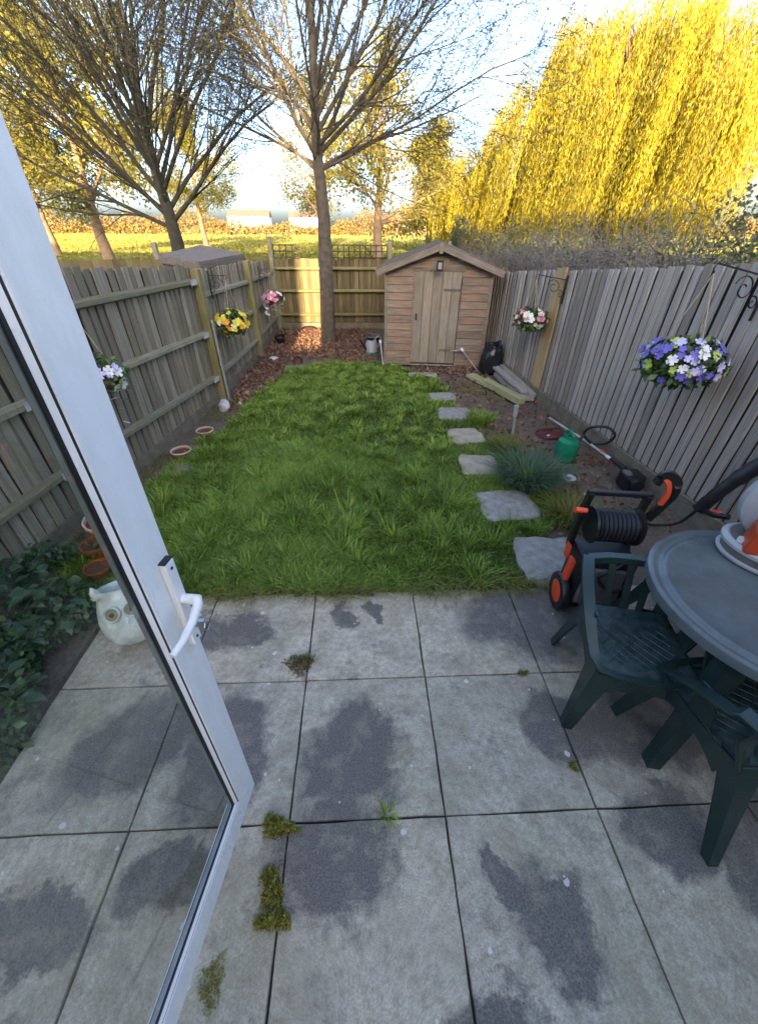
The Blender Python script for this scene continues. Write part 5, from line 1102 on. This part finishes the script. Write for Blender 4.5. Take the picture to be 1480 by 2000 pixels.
MB().tube(smooth_path([(.0, .07, .22), (.0, .075, .29), (.0, .02, .325), (.0, -.04, .29), (0, -.05, .25)]), .014, 10).build('handle', M['greencan'], gc, True); MB().tube([(.10, .0, .19), (.155, -.01, .25), (.17, -.012, .27)], [.018, .014, .016], 10).build('spout', M['black'], gc, True)
sm_ = empty('strimmer', (2.46, 3.6, 0), 0, 'long petrol strimmer lying along the foot of the right fence', 'strimmer'); so_ = sm_.location
MB().tube(rel([(2.40, 4.72, .03), (2.46, 3.9, .10), (2.50, 3.28, .13)], so_), .013, 10).build('shaft', M['aluminium'], sm_, True)
for (u, mm) in ((3.62, 'orange'), (3.50, 'white_plastic'), (3.42, 'orange')): MB().tube(rel([(2.485, u, .118), (2.49, u-.06, .121)], so_), .017, 10).build('sleeve', M[mm], sm_, True)
MB().tube(rel([(2.49, 3.42, .124), (2.51, 3.2, .135)], so_), .024, 10).build('grip', M['black'], sm_, True)
MB().tube(rel(smooth_path([(2.47, 3.80, .12), (2.38, 3.84, .20), (2.40, 3.80, .30), (2.52, 3.72, .34), (2.60, 3.66, .28), (2.58, 3.70, .17), (2.48, 3.78, .12)]), so_), .014, 10).build('loop_handle', M['black'], sm_, True)
eg = MB().prism([(-.09, -.10, 0), (.09, -.10, 0), (.10, .09, 0), (-.07, .10, 0)], (0, 0, .17)).build('engine', M['black'], sm_, bevel=.03); eg.location = Vector((2.515, 3.10, -.01))-so_
MB().tube(rel([(2.50, 3.0, .1), (2.49, 2.94, .1)], so_), .055, 14).build('recoil_cover', M['gasket'], sm_, True); MB().box(Vector((2.45, 3.08, .165))-so_, (.06, .08, .03)).build('air_filter', M['grey_dark'], sm_, bevel=.008)
sr = empty('solar_light', (2.0, 3.24, -.03), 0, 'small white round solar light on the weedy soil', 'light'); MB().lathe([(0, .05), (.035, .05), (.065, .065), (.07, .06), (.05, .03), (.02, .0), (0, 0)], 24).build('dish', M['white_plastic'], sr, True); MB().lathe([(0, .056), (.03, .054)], 16).build('cell', M['can_grey'], sr)
rock('pebble', 2.08, 3.02, (.02, .018, .012), M['whitestone'], 'tiny white pebble near the solar light', 12)
wc = empty('watering_can', (.20, 8.16, -.028), R(200), 'translucent grey watering can with teal base beside the shed corner', 'watering can')
MB().lathe([(0, .0), (.12, 0), (.125, .06)], 24).build('base', M['teal'], wc, True); MB().lathe([(.125, .06), (.12, .2), (.09, .25), (.05, .26)], 24).build('body', M['can_grey'], wc, True)
MB().tube(smooth_path([(-.06, 0, .25), (-.12, 0, .32), (-.2, 0, .26), (-.12, 0, .1)]), .012, 8).build('handle', M['can_grey'], wc, True); MB().tube([(.1, 0, .08), (.2, 0, .22), (.25, 0, .3)], [.025, .016, .02], 10).build('spout', M['black'], wc, True)
pp = empty('pale_pole', (.385, 7.30, -.03), 0, 'thin pale pole with white tip propped at the shed left corner', 'pole'); MB().tube([(0, 0, 0), (-.05, .10, .40)], .011, 8).build('shaft', M['aluminium'], pp, True); MB().tube([(-.048, .095, .38), (-.055, .105, .43)], .024, 10).build('tip', M['white_plastic'], pp, True)
tw = MB().tube(smooth_path([(-.48, 1.815, .012), (-.33, 1.835, .014), (-.16, 1.825, .012), (.05, 1.80, .014)]), [.009]*19, 6).build('fallen_twig', M['stick'], None, True); tag(tw, 'thin dark twig lying along the patio edge by the lawn', 'twig')
tw = MB().tube(smooth_path([(1.0, .70, .006), (1.04, .645, .007), (1.09, .60, .006)]), .003, 5).build('fallen_twig', M['grey_timber'], None, True); tag(tw, 'short straw-coloured twig on the slabs before the green chair', 'twig')

# ================================================================== HOUSES BEHIND THE CAMERA (unseen; placed to shade the garden, gap shaped for one sunbeam)
def house(name, loc, w_, d_, h, ridge, lab, grp='houses behind the garden'):
    e = empty(name, loc, 0, lab, 'house', grp)
    MB().box((w_/2, -d_/2, h/2), (w_, d_, h)).build('wall', M['brick'], e)
    MB().prism([(.0, .35, h+.004), (.0, -d_-.35, h+.004), (.0, -d_/2, ridge)], (w_, 0, 0)).build('roof', M['roof_far'], e)
    n = max(1, int(w_/4)); wm = MB().box((0, 0, 0), (1.3, .05, 1.2)).mesh('pane', M['win_dark']); fm = MB().box((0, 0, 0), (1.5, .04, 1.4)).mesh('window', M['upvc'])
    for i in range(n):
        for z in (1.5, 4.0):
            wf = link('window', fm, e, ((i+.5)*w_/n, .025, z)); link('pane', wm, wf, (0, .01, 0))
    return e
SLOT0, SLOT1 = -1.03, -.34     # gap added between the two house blocks to pass the sun strip
gr_ = empty('added_glazed_room', (0, -.22, 0), 0, 'glazed white room added behind the camera, cut back for the sunbeam', 'garden room')  # unseen room made up around the doorway, glazed to let daylight through
MB().box((0, .03, .06), (1.22, .16, .12)).build('threshold', M['upvc'], gr_, bevel=.005)
for x in (-.62, .62, 2.5): MB().box((x, -.05, 1.15), (.07, .08, 2.3)).build('frame_post', M['upvc'], gr_)
for x in (-.62, 2.5): MB().box((x, -2.6, 1.15), (.07, .08, 2.3)).build('frame_post', M['upvc'], gr_)
MB().box((.94, -.05, 2.33), (3.2, .09, .06)).build('head_beam', M['upvc'], gr_); MB().box((.94, -2.6, 2.43), (3.2, .09, .06)).build('head_beam', M['upvc'], gr_)
for (xa, xb) in ((.66, 2.46),): MB().add([(xa, -.05, .1), (xb, -.05, .1), (xb, -.05, 2.3), (xa, -.05, 2.3)], [(0, 1, 2, 3)]).build('glass_pane', M['glass'], gr_)
MB().add([(-.62, 0, 2.37), (2.5, 0, 2.37), (2.5, -2.6, 2.47), (-.62, -2.6, 2.47)], [(0, 1, 2, 3)]).build('roof_glass', M['glass'], gr_)
MB().box((.94, -1.4, .04), (3.1, 2.4, .06)).build('floor', M['felt_grey'], gr_)
house('terrace_house', (-45.0, -12, -.06), 45.0+SLOT0, 8, 6.6, 10.8, 'long brick terrace left of the added sunbeam gap, behind the camera')
house('terrace_house', (SLOT1, -12, -.06), 60, 8, 6.6, 10.8, 'long brick terrace right of the added sunbeam gap, behind the camera')
ga = empty('blocker', (-.6, -11.6, -.06), 0, 'flat roofed brick garage added below the sunbeam gap, unseen behind the camera', 'blocker')
MB().box((0, 0, 1.72), (3.0, .7, 3.44)).build('wall', M['brick'], ga); MB().box((0, 0, 3.50), (3.2, .76, .1)).build('flat_roof', M['felt_grey'], ga)  # unseen block added to keep the low part of the sunbeam off the ground
